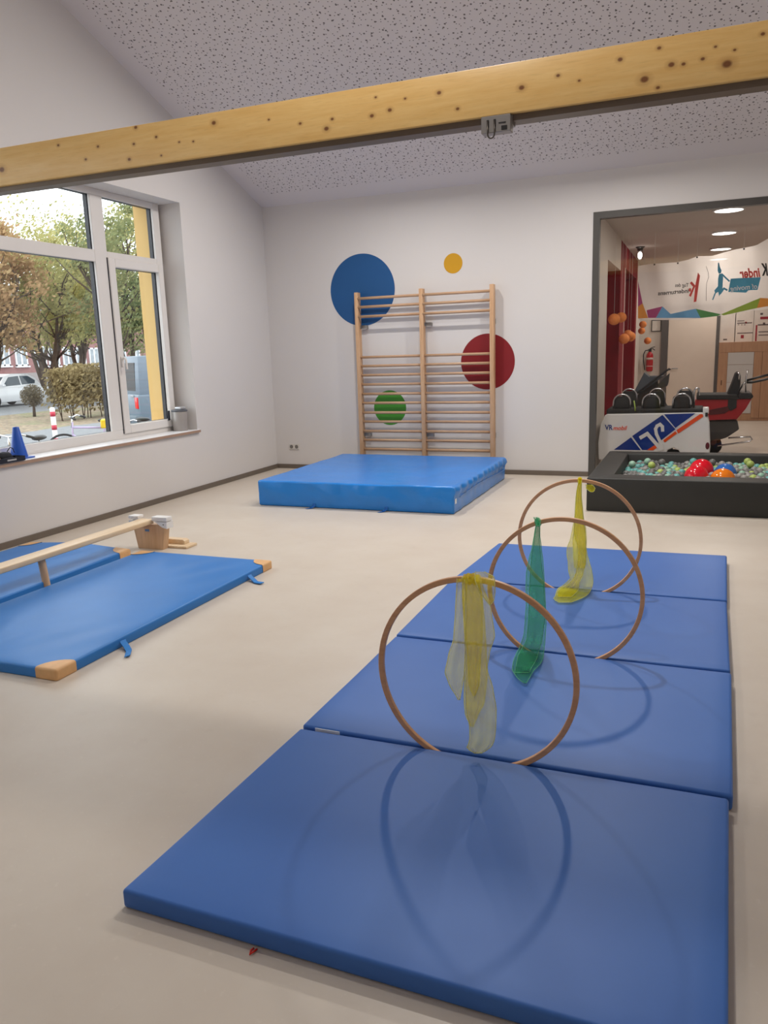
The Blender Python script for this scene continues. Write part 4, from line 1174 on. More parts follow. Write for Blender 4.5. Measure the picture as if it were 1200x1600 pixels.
M_NAVY = mat('logo_blue', (22, 52, 132), 0.3, var=0.02); M_ORANGE = mat('logo_orange', (236, 84, 24), 0.3, var=0.02)
Yd = WY - 0.004
flat([[(235, 856), (395, 740), (488, 860)], [(407, 728), (690, 530), (812, 664), (560, 858), (500, 858)], [(706, 524), (1000, 514), (812, 652)]], M_NAVY, 'logo_band', v8, Yd, body)
flat([[(822, 672), (1040, 524), (1066, 522), (1074, 545), (838, 705)], [(697, 768), (812, 682), (828, 704), (712, 788)], [(545, 860), (628, 806), (654, 826), (602, 862)]], M_ORANGE, 'logo_bar', v8, Yd - 0.0015, body)
flat(R_([(692, 676), (690, 640), (668, 618), (640, 634), (626, 662), (634, 710), (672, 790), (690, 850)], 30) + R_([(487, 742), (548, 706), (590, 754), (640, 810), (670, 850)], 34), M_WHITE, 'logo_mark', v8, Yd - 0.003, body)
def wagon_text(txt, px0, px1, py, hpx, m, shear, bold):
    bm = text_mesh(txt, 1.0, shear, bold)
    xs = [v.co.x for v in bm.verts]; x0, w = min(xs), max(xs) - min(xs)
    for v in bm.verts:
        v.co = at_y(px0 + (px1 - px0) * (v.co.x - x0) / w, py - v.co.y / 0.7 * hpx, Yd - 0.001)
    obj('lettering', bm, m, body, world_xyz=True)
wagon_text('VR', 945, 957.5, 671.5, 7.6, M_NAVY, 0.0, 0.03)
wagon_text('mobil', 958, 980, 671.8, 6.4, M_ORANGE, 0.25, 0.02)
# tail lamp, headlamp, catches
p = at_y(*v8(1112, 820), WY)
obj('tail_lamp', B().sphere((p.x, WY - 0.002, p.z), 0.03, 16, 10, (0.8, 0.4, 1.5)), mat('dark_red_lens', (92, 34, 44), 0.2), vr, world_xyz=True, smooth=True)
p = at_y(*v8(88, 815), WY)
obj('head_lamp', B().sphere((p.x + 0.012, WY + 0.06, p.z), 0.03, 16, 10, (0.6, 1, 1.5)), mat('clear_lens', (200, 200, 200), 0.15), vr, world_xyz=True, smooth=True)
p = at_y(*v8(1105, 500), WY)
b = B().box((p.x - 0.01, WY + 0.1, p.z + 0.01), (0.07, 0.2, 0.08), None, 0.012, 2)
obj('corner_cap', b, M_WHITE, vr, world_xyz=True, smooth='auto')
obj('catch', B().box((p.x + 0.0, WY - 0.004, p.z - 0.035), (0.03, 0.012, 0.05), None, 0.003, 1), M_BLK, vr, world_xyz=True)
# padded black rim, then rows of seats with chrome hoops
a = at_y(*v8(150, 500), WY); c = at_y(*v8(1075, 490), WY)
ztop = at_y(*v8(600, 515), WY).z
obj('rim_pad', B().span(a.x + 0.02, c.x, WY + 0.012, WY + WD - 0.012, ztop - 0.03, ztop + 0.055, 0.02, 3), M_SEAT, vr, world_xyz=True, smooth='auto')
def seat(xc, y, w, h):
    z0 = ztop + 0.04
    b = B().box((xc, y + 0.04, z0 + h / 2), (w, 0.07, h), Matrix.Rotation(-0.12, 3, 'X'), 0.03, 3)
    s = obj('seat', b, M_SEAT, vr, world_xyz=True, smooth='auto')
    r = w * 0.5 - 0.004
    pts = [(xc - r, y - 0.01, z0)] + [(xc - r * math.cos(t_), y - 0.01, z0 + h - r + 0.03 + r * math.sin(t_)) for t_ in [math.pi * k / 10 for k in range(11)]] + [(xc + r, y - 0.01, z0)]
    obj('hoop_bar', B().tube(pts, 0.011, 8), M_CHROME, s, world_xyz=True, smooth=True)
def sx8(x): return at_y(*v8(x, 400), WY + 0.08).x
for xc in (312, 585, 872): seat(sx8(xc), WY + 0.09, 0.22, 0.17)
def sx8b(x): return at_y(*v8(x, 400), WY + 0.45).x
for xc in (380, 640, 900): seat(sx8b(xc), WY + 0.42, 0.2, 0.22)
for xc in (1005,):
    q = at_y(*v8(xc, 330), WY + 0.25)
    b = B().tube([(q.x - 0.02, WY + 0.2, ztop + 0.03), (q.x - 0.02, WY + 0.2, q.z + 0.04), (q.x, WY + 0.2, q.z + 0.075), (q.x + 0.03, WY + 0.2, q.z + 0.07), (q.x + 0.035, WY + 0.2, q.z - 0.02)], 0.013, 8)
    obj('push_handle', b, M_CHROME, vr, world_xyz=True, smooth=True)
p = at_y(*v8(435, 470), WY + 0.03)
obj('safety_strap', B().tube([(p.x - 0.02, WY + 0.05, p.z + 0.1), (p.x, WY - 0.004, p.z + 0.02), (p.x + 0.003, WY - 0.006, p.z - 0.03)], 0.008, 6, flat=0.4), mat('lime_strap', (150, 176, 70), 0.6), vr, world_xyz=True, smooth=True)
for xw in (238, 795):
    q = at_y(*v8(xw, 930), WY)
    b = B().lathe([(0.05, -0.02), (0.11, -0.03), (0.125, -0.02), (0.125, 0.02), (0.11, 0.03), (0.05, 0.02)], seg=28)
    for v in b.bm.verts: v.co = Vector((v.co.x + q.x, v.co.z + WY + 0.1, v.co.y + 0.126))
    wv = obj('wheel', b, mat('black_rubber', (30, 30, 31), 0.7), vr, world_xyz=True, smooth='auto')
    b2 = B().lathe([(0.0001, -0.024), (0.05, -0.024), (0.05, 0.024), (0.0001, 0.024)], seg=20)
    for v in b2.bm.verts: v.co = Vector((v.co.x + q.x, v.co.z + WY + 0.1, v.co.y + 0.126))
    obj('hub', b2, M_CHROME, wv, world_xyz=True, smooth='auto')

# ---- black folding buggy behind it
SY = 11.75
bg_ = thing('buggy', (at_y(1015, 640, SY).x, SY, 0), 'dark folded buggy with slanted hood standing behind the white wagon', 'buggy')
q8 = lambda pts: [at_y(*v8(*q), SY) for q in pts]
obj('hood', B().prism(q8([(415, 330), (470, 330), (640, 215), (700, 165), (560, 178), (520, 130)]), (0, 0.3, 0), 0.01), mat('slate_hood', (72, 78, 86), 0.5, var=0.1), bg_, world_xyz=True)
obj('side_panel', B().prism(q8([(450, 470), (450, 345), (640, 205), (640, 300), (740, 470)]), (0, 0.28, 0), 0.01), M_SEAT, bg_, world_xyz=True)
obj('back_flap', B().prism(q8([(640, 250), (700, 190), (755, 140), (745, 225), (735, 260), (680, 280)]), (0, 0.2, 0), 0.008), mat('charcoal_flap', (58, 56, 54), 0.6), bg_, world_xyz=True)
hp_ = [at_y(*v8(*q), SY - 0.03) for q in ((430, 345), (600, 215), (720, 120), (755, 98), (765, 108))]
obj('handle', B().tube(hp_, 0.014, 8), M_BLK, bg_, world_xyz=True, smooth=True)
fr = [at_y(*v8(*q), SY + 0.05) for q in ((470, 380), (520, 560))]
f0 = fr[0].x
for (xa, xb) in ((f0, f0 - 0.05), (f0 + 0.3, f0 + 0.42)):
    obj('leg', B().tube([(xa, SY + 0.1, 0.78), (xb, SY + 0.1, 0.08)], 0.014, 8), M_BLK, bg_, world_xyz=True, smooth=True)
    w_ = B().lathe([(0.02, -0.012), (0.065, -0.016), (0.075, 0), (0.065, 0.016), (0.02, 0.012)], seg=20)
    for v in w_.bm.verts: v.co = Vector((v.co.x + xb, v.co.z + SY + 0.1, v.co.y + 0.0755))
    obj('wheel', w_, mat('black_rubber', (30, 30, 31), 0.7), bg_, world_xyz=True, smooth='auto')

# ---- red wagon with black seats
RY = 12.0
rw = thing('red_wagon', (at_y(1135, 650, RY).x, RY + 0.3, 0), 'red child wagon with black padded rim, seat and grey chassis right of the white wagon', 'child wagon')
q7 = lambda pts, Y=RY: [at_y(*v7(*q), Y) for q in pts]
M_REDP = mat('red_wagon_plastic', (158, 26, 34), 0.3, var=0.04)
tub = obj('tub', B().prism(q7([(560, 350), (1062, 345), (1010, 430), (935, 520), (700, 526), (560, 520)]), (0, 0.6, 0), 0.012), M_REDP, rw, world_xyz=True)
obj('dark_band', B().prism(q7([(700, 440), (870, 405), (930, 395), (900, 420), (830, 470), (700, 482)], RY - 0.006), (0, 0.008, 0)), mat('maroon_band', (78, 22, 28), 0.4), tub, world_xyz=True)
obj('rim', B().prism(q7([(590, 312), (935, 310), (960, 350), (590, 352)], RY - 0.02), (0, 0.64, 0), 0.012), M_SEAT, rw, world_xyz=True)
obj('front_bumper', B().prism(q7([(945, 318), (965, 292), (1060, 296), (1078, 325), (1062, 345), (950, 345)], RY - 0.02), (0, 0.6, 0), 0.012), M_BLK, rw, world_xyz=True)
obj('seat_back', B().prism(q7([(845, 330), (895, 215), (925, 130), (950, 115), (968, 140), (966, 230), (940, 330)], RY + 0.1), (0, 0.4, 0), 0.012), M_SEAT, rw, world_xyz=True)
obj('seat_hinge', B().prism(q7([(860, 350), (935, 345), (930, 420), (880, 450), (855, 410)], RY - 0.012), (0, 0.012, 0), 0.003), M_SEAT, rw, world_xyz=True)
obj('headrest_bar', B().tube(q7([(948, 190), (955, 135), (940, 118)], RY + 0.09), 0.014, 8), M_CHROME, rw, world_xyz=True, smooth=True)
obj('chassis', B().prism(q7([(690, 532), (940, 530), (955, 605), (850, 675), (770, 700), (690, 700)], RY + 0.05), (0, 0.5, 0), 0.015), mat('dark_grey_chassis', (62, 60, 60), 0.4), rw, world_xyz=True)
obj('foot_rail', B().tube(q7([(770, 745), (1040, 708), (1065, 690), (1050, 668), (860, 678)], RY + 0.02), 0.012, 8), M_CHROME, rw, world_xyz=True, smooth=True)
obj('handle_stem', B().tube(q7([(940, 300), (985, 225), (1020, 190)], RY + 0.2), 0.012, 8), M_CHROME, rw, world_xyz=True, smooth=True)
obj('handle_lever', B().tube(q7([(1010, 290), (1012, 190), (1025, 95)], RY + 0.15), 0.01, 8), M_CHROME, rw, world_xyz=True, smooth=True)
obj('handlebar', B().tube(q7([(1012, 190), (1100, 165), (1200, 140), (1230, 160), (1180, 180), (1060, 205), (1020, 205), (1012, 190)], RY + 0.2), 0.016, 8), M_BLK, rw, world_xyz=True, smooth=True)
c7 = at_y(*v7(735, 740), RY + 0.2)
obj('wheel_fork', B().span(c7.x - 0.05, c7.x + 0.04, RY + 0.2, RY + 0.32, 0.14, 0.4, 0.01, 1), mat('navy_fork', (36, 42, 66), 0.5), rw, world_xyz=True)
for yw in (RY + 0.26, RY + 0.52):
    w_ = B().lathe([(0.03, -0.02), (0.1, -0.026), (0.115, 0), (0.1, 0.026), (0.03, 0.02)], seg=24)
    for v in w_.bm.verts: v.co = Vector((v.co.x + c7.x, v.co.z + yw, v.co.y + 0.1155))
    obj('wheel', w_, mat('black_rubber', (30, 30, 31), 0.7), rw, world_xyz=True, smooth='auto')

# ================================================================== OUTSIDE THE WINDOW
def leaf_mat(name, c1, c2, c3):
    t = NT(name); v = t.coord()
    f = t.noise(v, 0.35, 4, 0.6); g = t.noise(v, 3.0, 3)
    c = t.mix(t.ramp(f, 0.35, 0.65), lin(c1), lin(c2))
    c = t.mix(t.math('MULTIPLY', t.ramp(g, 0.45, 0.7), 0.7), c, lin(c3))
    df = t.new('ShaderNodeBsdfDiffuse'); tl = t.new('ShaderNodeBsdfTranslucent'); mx = t.new('ShaderNodeMixShader'); mx.inputs[0].default_value = 0.4
    t.link(c, df.inputs[0]); t.link(c, tl.inputs[0]); t.link(df.outputs[0], mx.inputs[1]); t.link(tl.outputs[0], mx.inputs[2])
    t.link(mx.outputs[0], t.out.inputs['Surface'])
    return t.m
M_LEAF_BR = leaf_mat('autumn_brown_leaves', (176, 142, 108), (196, 166, 126), (150, 138, 98))
M_LEAF_GR = leaf_mat('yellow_green_leaves', (166, 164, 110), (204, 194, 134), (134, 140, 98))
M_LEAF_DG = leaf_mat('dark_green_leaves', (118, 130, 92), (146, 150, 106), (172, 166, 118))
M_LEAF_HG = leaf_mat('hedge_leaves', (138, 126, 92), (164, 148, 110), (106, 92, 68))
M_BARK = mat('dark_bark', (78, 64, 54), 0.9, var=0.2, vscale=8)
def leaves_mesh(name, pts, size, m, rg):
    vs = []; fs = []
    for p in pts:
        a = Vector((rg.gauss(0, 1), rg.gauss(0, 1), rg.gauss(0, 1))).normalized(); c = a.orthogonal().normalized(); d = a.cross(c)
        s_ = size * rg.uniform(0.6, 1.35); k = len(vs)
        vs += [p + c * s_, p + d * s_ * 0.55, p - c * s_, p - d * s_ * 0.55]; fs.append((k, k + 1, k + 2, k + 3))
    me = bpy.data.meshes.new(name); me.from_pydata([tuple(v) for v in vs], [], fs); me.materials.append(m)
    o = bpy.data.objects.new(name, me); COL.objects.link(o); o['kind'] = 'stuff'
    return o
def tree(base, h, crown_c, crown_r, n, lsize, m, label, seed, trunk_r=0.16, stems=3, sparse=1.0):
    rg = random.Random(seed)
    T = thing('tree', base, label, 'tree', 'trees across the street')
    cc = Vector(crown_c)
    b = B()
    tips = []
    for s in range(stems):
        a = rg.uniform(0, 6.28); lean = rg.uniform(0.05, 0.22) * h
        p0 = Vector((rg.uniform(-.15, .15), rg.uniform(-.15, .15), 0)); pts = [p0]
        for k in range(1, 6):
            f = k / 5; pts.append(p0 + Vector((math.cos(a) * lean * f ** 1.5 + rg.uniform(-.12, .12), math.sin(a) * lean * f ** 1.5 + rg.uniform(-.12, .12), h * 0.62 * f)))
        b.tube(pts, [trunk_r * (1 - 0.75 * k / 5) for k in range(6)], 7)
        for k in (2, 3, 4, 5):
            for _ in range(3):
                e = pts[k] + Vector((rg.gauss(0, 1) * crown_r[0] * 0.5, rg.gauss(0, 1) * crown_r[1] * 0.5, rg.uniform(0.5, 1.0) * crown_r[2] * 0.6))
                mid = pts[k].lerp(e, 0.5) + Vector((rg.uniform(-.2, .2), rg.uniform(-.2, .2), -0.1))
                b.tube([pts[k], mid, e], [trunk_r * 0.32, trunk_r * 0.2, trunk_r * 0.07], 5); tips.append(e)
    obj('trunk', b, M_BARK, T, smooth=True)
    # foliage in clumps
    clumps = []
    for _ in range(int(70 * sparse)):
        d = Vector((rg.gauss(0, 1), rg.gauss(0, 1), rg.gauss(0, 1))).normalized() * rg.uniform(0.25, 1.0) ** 0.5
        clumps.append((cc + Vector((d.x * crown_r[0], d.y * crown_r[1], d.z * crown_r[2])), rg.uniform(0.35, 0.8) * crown_r[0] * 0.42))
    for e in tips: clumps.append((e, crown_r[0] * 0.22))
    pts = []
    for _ in range(n):
        c, r = rg.choice(clumps)
        pts.append(c + Vector((rg.gauss(0, 1), rg.gauss(0, 1), rg.gauss(0, .8))) * r * 0.55)
    lv = leaves_mesh('crown', pts, lsize, m, rg); lv.parent = T
    return T
def g_at(px, D):
    """ground point at azimuth of px, D metres away"""
    d = ray(px, 570); k = D / math.hypot(d.x, d.y)
    return Vector((d.x * k, d.y * k, GZ))
tree(g_at(-20, 38.5), 8.2, (0, 0, 5.4), (2.6, 2.6, 2.5), 11000, 0.10, M_LEAF_BR, 'large rust-brown autumn tree at the left of the window view', 1)
tree(g_at(-85, 46), 9, (0, 0, 6.0), (3.2, 3.2, 3.0), 7000, 0.11, M_LEAF_BR, 'rust-brown autumn tree partly cut by the left picture edge', 12)
tree(g_at(84, 42), 8.0, (0.2, 0, 5.9), (2.3, 2.3, 2.7), 7500, 0.10, M_LEAF_GR, 'yellow-green tree with dark forked trunk rising from the hedge', 2, stems=4)
tree(g_at(126, 51), 9.0, (0, 0, 6.4), (2.9, 2.9, 3.2), 9000, 0.11, M_LEAF_GR, 'tall yellow-green tree behind the middle of the hedge', 3, stems=4)
tree(g_at(162, 56), 10.5, (0, 0, 7.2), (2.7, 2.7, 3.9), 7500, 0.11, M_LEAF_DG, 'green tree standing behind the white window mullion', 4)
tree(g_at(203, 38), 9.5, (0, 0, 5.6), (1.9, 1.9, 3.5), 7500, 0.09, M_LEAF_DG, 'dark green tree rising above the grey off-roader', 5)
tree(g_at(240, 46), 11, (0, 0, 6.6), (2.6, 2.6, 4.2), 6000, 0.11, M_LEAF_GR, 'loose yellow-green tree beside the yellow facade edge', 6)
tree(g_at(66, 62), 14.5, (0, 0, 10.4), (5.2, 5.2, 2.6), 3200, 0.11, M_LEAF_GR, 'sparse tall treetop showing against the white sky', 8, sparse=1.3)

# hedge along the street
rg = random.Random(31)
hd = thing('hedge', (-19.9, 24.0, GZ), 'long shaggy brown-green hedge with bare stems below, behind the bollard', 'hedge')
pts = []
for _ in range(21000):
    y = rg.uniform(-3.5, 8); x = rg.uniform(-0.6, 0.6); z = 0.25 + 1.5 * rg.random() ** 0.75
    z += 0.12 * math.sin(y * 2.1) + 0.08 * math.sin(y * 5.3)
    if z < 0.55 and rg.random() < 0.75: continue
    pts.append(Vector((x + rg.gauss(0, .06), y, min(z, 1.85))))
lv = leaves_mesh('foliage', pts, 0.075, M_LEAF_HG, rg); lv.parent = hd
b = B()
for k in range(60):
    y = -3.4 + k * 0.19 + rg.uniform(-.06, .06); x = rg.uniform(-0.3, 0.45)
    b.tube([(x, y, 0), (x + rg.uniform(-.1, .1), y + rg.uniform(-.1, .1), 0.5), (x + rg.uniform(-.2, .2), y + rg.uniform(-.2, .2), 1.2)], [0.02, 0.016, 0.008], 5)
obj('stems', b, M_BARK, hd, smooth=True, kind='stuff')
# round clipped shrub
p = at_z(54, 651, GZ)
sh = thing('shrub', p, 'small round bare shrub on a short trunk in front of the white car', 'shrub')
pts = []
for _ in range(2200):
    d = Vector((rg.gauss(0, 1), rg.gauss(0, 1), rg.gauss(0, 1))).normalized() * rg.random() ** 0.45
    pts.append(Vector((d.x * 0.42, d.y * 0.42, 0.78 + d.z * 0.42)))
lv = leaves_mesh('twigs', pts, 0.035, leaf_mat('greyish_twigs', (120, 112, 96), (98, 92, 78), (132, 120, 92)), rg); lv.parent = sh
obj('trunk', B().tube([(0, 0, 0), (0.02, 0, 0.3), (0, 0.02, 0.7)], [0.06, 0.05, 0.03], 7), M_BARK, sh, smooth=True)

# red and white bollard
p = g_at(73.5, 17.6)
bo = thing('bollard', p, 'red and white striped bollard post on the pavement', 'bollard')
bp = at_d(73.5, 637, 17.6); bh = bp.z - GZ
obj('post', B().lathe([(0.05, 0), (0.05, bh - 0.02), (0.035, bh), (0.0001, bh + 0.004)], seg=18), mat('white_post_paint', (226, 226, 228), 0.45), bo, smooth='auto')
for zt in (0.085, 0.36, 0.63, 0.9):
    obj('red_band', B().lathe([(0.0515, bh - zt - 0.1), (0.0515, bh - zt)], seg=18), mat('red_band_foil', (190, 40, 66), 0.4), bo, smooth=True)

# small white hatchback
def hatchback(loc, rz):
    car = thing('car', loc, 'small white hatchback parked on the street beyond the hedge', 'car', None, rz)
    Lc, Wc = 3.55, 1.62
    M_CARW = mat('white_car_paint', (232, 234, 238), 0.2, var=0.01, coat=0.5); M_CGL = mat('car_window_glass', (58, 74, 86), 0.08, var=0.05)
    lower = [(0.0, 0.32), (0.03, 0.62), (0.35, 0.76), (0.85, 0.86), (3.35, 0.92), (3.52, 0.72), (3.55, 0.36), (3.40, 0.22), (0.12, 0.2)]
    b = B().prism([(x - Lc / 2, -Wc / 2, z) for (x, z) in lower], (0, Wc, 0), 0.05)
    obj('body', b, M_CARW, car, smooth='auto')
    cab = [(0.80, 0.86), (1.42, 1.40), (1.75, 1.49), (2.75, 1.45), (3.15, 1.26), (3.42, 0.90)]
    a = [(x - Lc / 2, z) for (x, z) in cab]
    b = B(); n = len(a); ins = 0.12
    L_ = [b.bm.verts.new((x, -Wc / 2 + 0.03 + ins * (z - 0.86) / 0.63, z)) for x, z in a]; R2 = [b.bm.verts.new((x, Wc / 2 - 0.03 - ins * (z - 0.86) / 0.63, z)) for x, z in a]
    b.bm.faces.new(L_); b.bm.faces.new(R2[::-1])
    for i in range(n): b.bm.faces.new((L_[i], R2[i], R2[(i + 1) % n], L_[(i + 1) % n]))
    obj('cabin', b, M_CARW, car)
    def sidewin(pts, nm):
        for s in (-1, 1):
            q = []
            for x, z in pts:
                yy = Wc / 2 - 0.03 - ins * (z - 0.86) / 0.63
                q.append((x - Lc / 2, s * (yy + 0.006), z))
            obj(nm, B().poly(q), M_CGL, car)
    sidewin([(1.12, 0.93), (1.55, 1.34), (2.15, 1.38), (2.18, 0.96)], 'front_side_window')
    sidewin([(2.25, 0.97), (2.22, 1.38), (2.72, 1.36), (3.1, 1.14), (3.05, 1.0)], 'rear_side_window')
    obj('windscreen', B().poly([(0.88 - Lc / 2, -0.66, 0.92), (0.88 - Lc / 2, 0.66, 0.92), (1.36 - Lc / 2, 0.58, 1.355), (1.36 - Lc / 2, -0.58, 1.355)]), M_CGL, car)
    for s in (-1, 1):
        obj('mirror', B().sphere((1.12 - Lc / 2, s * (Wc / 2 + 0.06), 0.98), 0.09, 12, 8, (0.7, 0.9, 0.7)), M_CARW, car, smooth=True)
        obj('head_lamp', B().sphere((0.12 - Lc / 2, s * 0.6, 0.62), 0.11, 12, 8, (0.6, 1, 0.9)), mat('clear_lens', (200, 200, 200), 0.15), car, smooth=True)
        obj('tail_lamp', B().sphere((3.47 - Lc / 2, s * 0.68, 0.74), 0.1, 12, 8, (0.5, 0.8, 1.1)), mat('red_lens', (190, 26, 30), 0.2), car, smooth=True)
        for xw in (0.62, 2.92):
            b = B().lathe([(0.17, -0.09), (0.26, -0.1), (0.29, -0.06), (0.29, 0.06), (0.26, 0.1), (0.17, 0.09)], seg=24)
            for v in b.bm.verts: v.co = Vector((v.co.x + xw - Lc / 2, v.co.z + s * (Wc / 2 - 0.085), v.co.y + 0.29))
            w = obj('wheel', b, mat('black_rubber', (30, 30, 31), 0.7), car, smooth='auto')
            b = B().lathe([(0.0001, -0.085), (0.175, -0.085), (0.175, 0.085), (0.0001, 0.085)], seg=16)
            for v in b.bm.verts: v.co = Vector((v.co.x + xw - Lc / 2, v.co.z + s * (Wc / 2 - 0.085), v.co.y + 0.29))
            obj('rim', b, mat('alloy_rim', (150, 152, 156), 0.3, 0.7), w, smooth='auto')
    for s in (-1, 1):
        obj('door_handle', B().box((2.05 - Lc / 2, s * (Wc / 2 + 0.012), 0.84), (0.14, 0.02, 0.03), None, 0.006, 1), M_CARW, car)
    return car
# local -x is the front; street runs along y, front towards the camera
hatchback((-30.6, 28.15, GZ), math.pi / 2)

# dark grey off-road van seen from its rear corner
def van(loc):
    vn = thing('van', loc, 'blue-grey boxy off-roader with a red tail lamp beside the yellow facade', 'van')
    M_VAN = mat('blue_grey_car_paint', (108, 122, 136), 0.3, var=0.03); M_VG = mat('dark_car_glass', (20, 22, 25), 0.3, spec=0.15)
    W_, L_, Hb = 1.8, 4.2, 2.04
    # corner nearest camera at local (0,0); body goes to -x and +y
    obj('body', B().span(-W_, 0, 0, L_, 0.45, 1.12, 0.05, 3), M_VAN, vn, smooth='auto')
    b = B(); i_ = 0.1
    lo = [(-W_ + 0.02, 0.03, 1.1), (-0.02, 0.03, 1.1), (-0.02, 3.0, 1.1), (-W_ + 0.02, 3.0, 1.1)]
    hi = [(-W_ + i_, 0.1, Hb), (-i_, 0.1, Hb), (-i_, 2.7, Hb), (-W_ + i_, 2.7, Hb)]
    vl = [b.bm.verts.new(p) for p in lo]; vh = [b.bm.verts.new(p) for p in hi]
    b.bm.faces.new(vl[::-1]); b.bm.faces.new(vh)
    for k in range(4): b.bm.faces.new((vl[k], vl[(k + 1) % 4], vh[(k + 1) % 4], vh[k]))
    bmesh.ops.bevel(b.bm, geom=b.bm.edges[:], offset=0.03, segments=2, profile=0.5, affect='EDGES')
    obj('cabin', b, M_VAN, vn, smooth='auto')
    obj('rear_window', B().prism([(-W_ + 0.28, 0.035, 1.2), (-0.28, 0.035, 1.2), (-0.33, 0.075, 1.88), (-W_ + 0.33, 0.075, 1.88)], (0, 0.02, 0)), M_VG, vn)
    obj('side_window', B().prism([(-0.02, 0.35, 1.22), (-0.02, 1.3, 1.22), (-0.075, 1.3, 1.86), (-0.075, 0.4, 1.86)], (-0.02, 0, 0)), mat('pale_reflecting_glass', (136, 152, 164), 0.1), vn)
    for x in (-0.14, -W_ + 0.14):
        obj('tail_lamp', B().span(x - 0.09, x + 0.09, -0.03, 0.02, 0.78, 1.05, 0.01, 2), mat('bright_red_lens', (226, 22, 30), 0.2), vn, smooth='auto')
    obj('bumper', B().span(-W_ - 0.02, 0.02, -0.12, 0.06, 0.42, 0.62, 0.03, 2), mat('grey_bumper', (96, 108, 118), 0.5), vn, smooth='auto')
    obj('door_latch', B().span(-0.5, -0.3, -0.03, 0.0, 1.06, 1.1, 0.005, 1), M_CHROME, vn)
    b = B().lathe([(0.2, -0.11), (0.36, -0.12), (0.4, -0.07), (0.4, 0.07), (0.36, 0.12), (0.2, 0.11)], seg=24)
    for v in b.bm.verts: v.co = Vector((v.co.x - W_ / 2, -0.15 + v.co.z, v.co.y + 0.95))
    for (x, y) in ((-0.12, 0.75), (-W_ + 0.12, 0.75), (-0.12, 3.4), (-W_ + 0.12, 3.4)):
        b = B().lathe([(0.2, -0.1), (0.34, -0.11), (0.36, -0.07), (0.36, 0.07), (0.34, 0.11), (0.2, 0.1), (0.2, -0.1)], seg=24)
        for v in b.bm.verts: v.co = Vector((v.co.z + x, v.co.x + y, v.co.y + 0.36))
        obj('wheel', b, mat('black_rubber', (30, 30, 31), 0.7), vn, smooth='auto')
    return vn
cp_ = at_d(216, 615, 20.0)
van((cp_.x, cp_.y, GZ)).rotation_euler.z = math.radians(-32)

# bicycles parked under the window
def bicycle(loc, rz, col, label, basket=None, s=1.0):
    bk = thing('bicycle', loc, label, 'bicycle', 'bicycles parked outside', rz)
    M_F = mat('bike_paint_%d_%d_%d' % col, col, 0.35)
    R = 0.33 * s
    for xw in (-0.52 * s, 0.52 * s):
        pts = [(xw + R * math.cos(a), 0, R + 0.02 + R * math.sin(a)) for a in [2 * math.pi * k / 32 for k in range(32)]]
        w = obj('wheel', B().tube(pts, 0.02, 7, True), mat('black_rubber', (30, 30, 31), 0.7), bk, smooth=True)
        b = B()
        for k in range(14):
            a = 2 * math.pi * k / 14
            b.tube([(xw, 0.012 * (-1) ** k, R + 0.02), (xw + R * 0.96 * math.cos(a), 0, R + 0.02 + R * 0.96 * math.sin(a))], 0.0015, 3)
        obj('spokes', b, M_CHROME, w, kind='stuff')
    rear, front = Vector((0.52 * s, 0, R + 0.02)), Vector((-0.52 * s, 0, R + 0.02))
    bb2, st, hd2 = Vector((0.08 * s, 0, 0.3 * s)), Vector((0.22 * s, 0, 0.78 * s)), Vector((-0.36 * s, 0, 0.80 * s))
    b = B()
    for (p, q) in ((bb2, st), (bb2, hd2 - Vector((0, 0, 0.12 * s))), (st, hd2), (rear, bb2), (rear, st - Vector((0, 0, 0.08)))): b.tube([p, q], 0.018 * s, 8)
    obj('frame', b, M_F, bk, smooth=True)
    obj('fork', B().tube([front, hd2 - Vector((0, 0, 0.15 * s)), hd2 + Vector((0.02, 0, 0.1 * s))], 0.016 * s, 8), M_F, bk, smooth=True)
    hb = hd2 + Vector((0.02, 0, 0.18 * s))
    h = obj('handlebar', B().tube([hb + Vector((0.14, -0.28, -0.02)), hb + Vector((0.02, -0.2, 0.03)), hb, hb + Vector((0.02, 0.2, 0.03)), hb + Vector((0.14, 0.28, -0.02))], 0.012, 8).tube([hd2, hb], 0.014, 8), M_CHROME, bk, smooth=True)
    for sg in (-1, 1):
        obj('grip', B().tube([hb + Vector((0.06, sg * 0.235, 0.012)), hb + Vector((0.15, sg * 0.285, -0.022))], 0.018, 8), M_BLK, h, smooth=True)
    obj('saddle', B().sphere((st.x + 0.02, 0, st.z + 0.13 * s), 0.1, 14, 8, (1.35, 0.75, 0.4)), M_BLK, bk, smooth=True)
    obj('seat_post', B().tube([st, st + Vector((0.01, 0, 0.12 * s))], 0.013, 8), M_CHROME, bk, smooth=True)
    obj('crank', B().tube([bb2 + Vector((0, -0.12, -0.1)), bb2 + Vector((0, -0.07, -0.1)), bb2 + Vector((0, 0.07, 0.1)), bb2 + Vector((0, 0.12, 0.1))], 0.01, 6), M_CHROME, bk, smooth=True)
    if basket:
        obj('box', B().span(-0.46, -0.14, -0.13, 0.13, 0.80 * s, 0.95 * s, 0.015, 1), mat('yellow_box', (232, 196, 40), 0.5), bk, smooth='auto') if basket == 'yellow' else \
            obj('child_seat', B().prism([(0.34, -0.16, 0.72), (0.72, -0.16, 0.72), (0.80, -0.16, 1.15), (0.72, -0.16, 1.18), (0.62, -0.16, 0.84), (0.36, -0.16, 0.80)], (0, 0.32, 0), 0.02), mat('plum_child_seat', (74, 62, 72), 0.5), bk, smooth='auto')
    return bk
p = g_at(134, 15.0); bicycle((p.x, p.y, GZ), math.radians(25), (186, 170, 204), 'pale lilac bicycle whose handlebar shows above the sill, near the middle')
p = g_at(192, 14.6); bicycle((p.x, p.y, GZ), math.radians(38), (40, 40, 44), 'black bicycle with a small yellow box right of the lilac one', 'yellow')
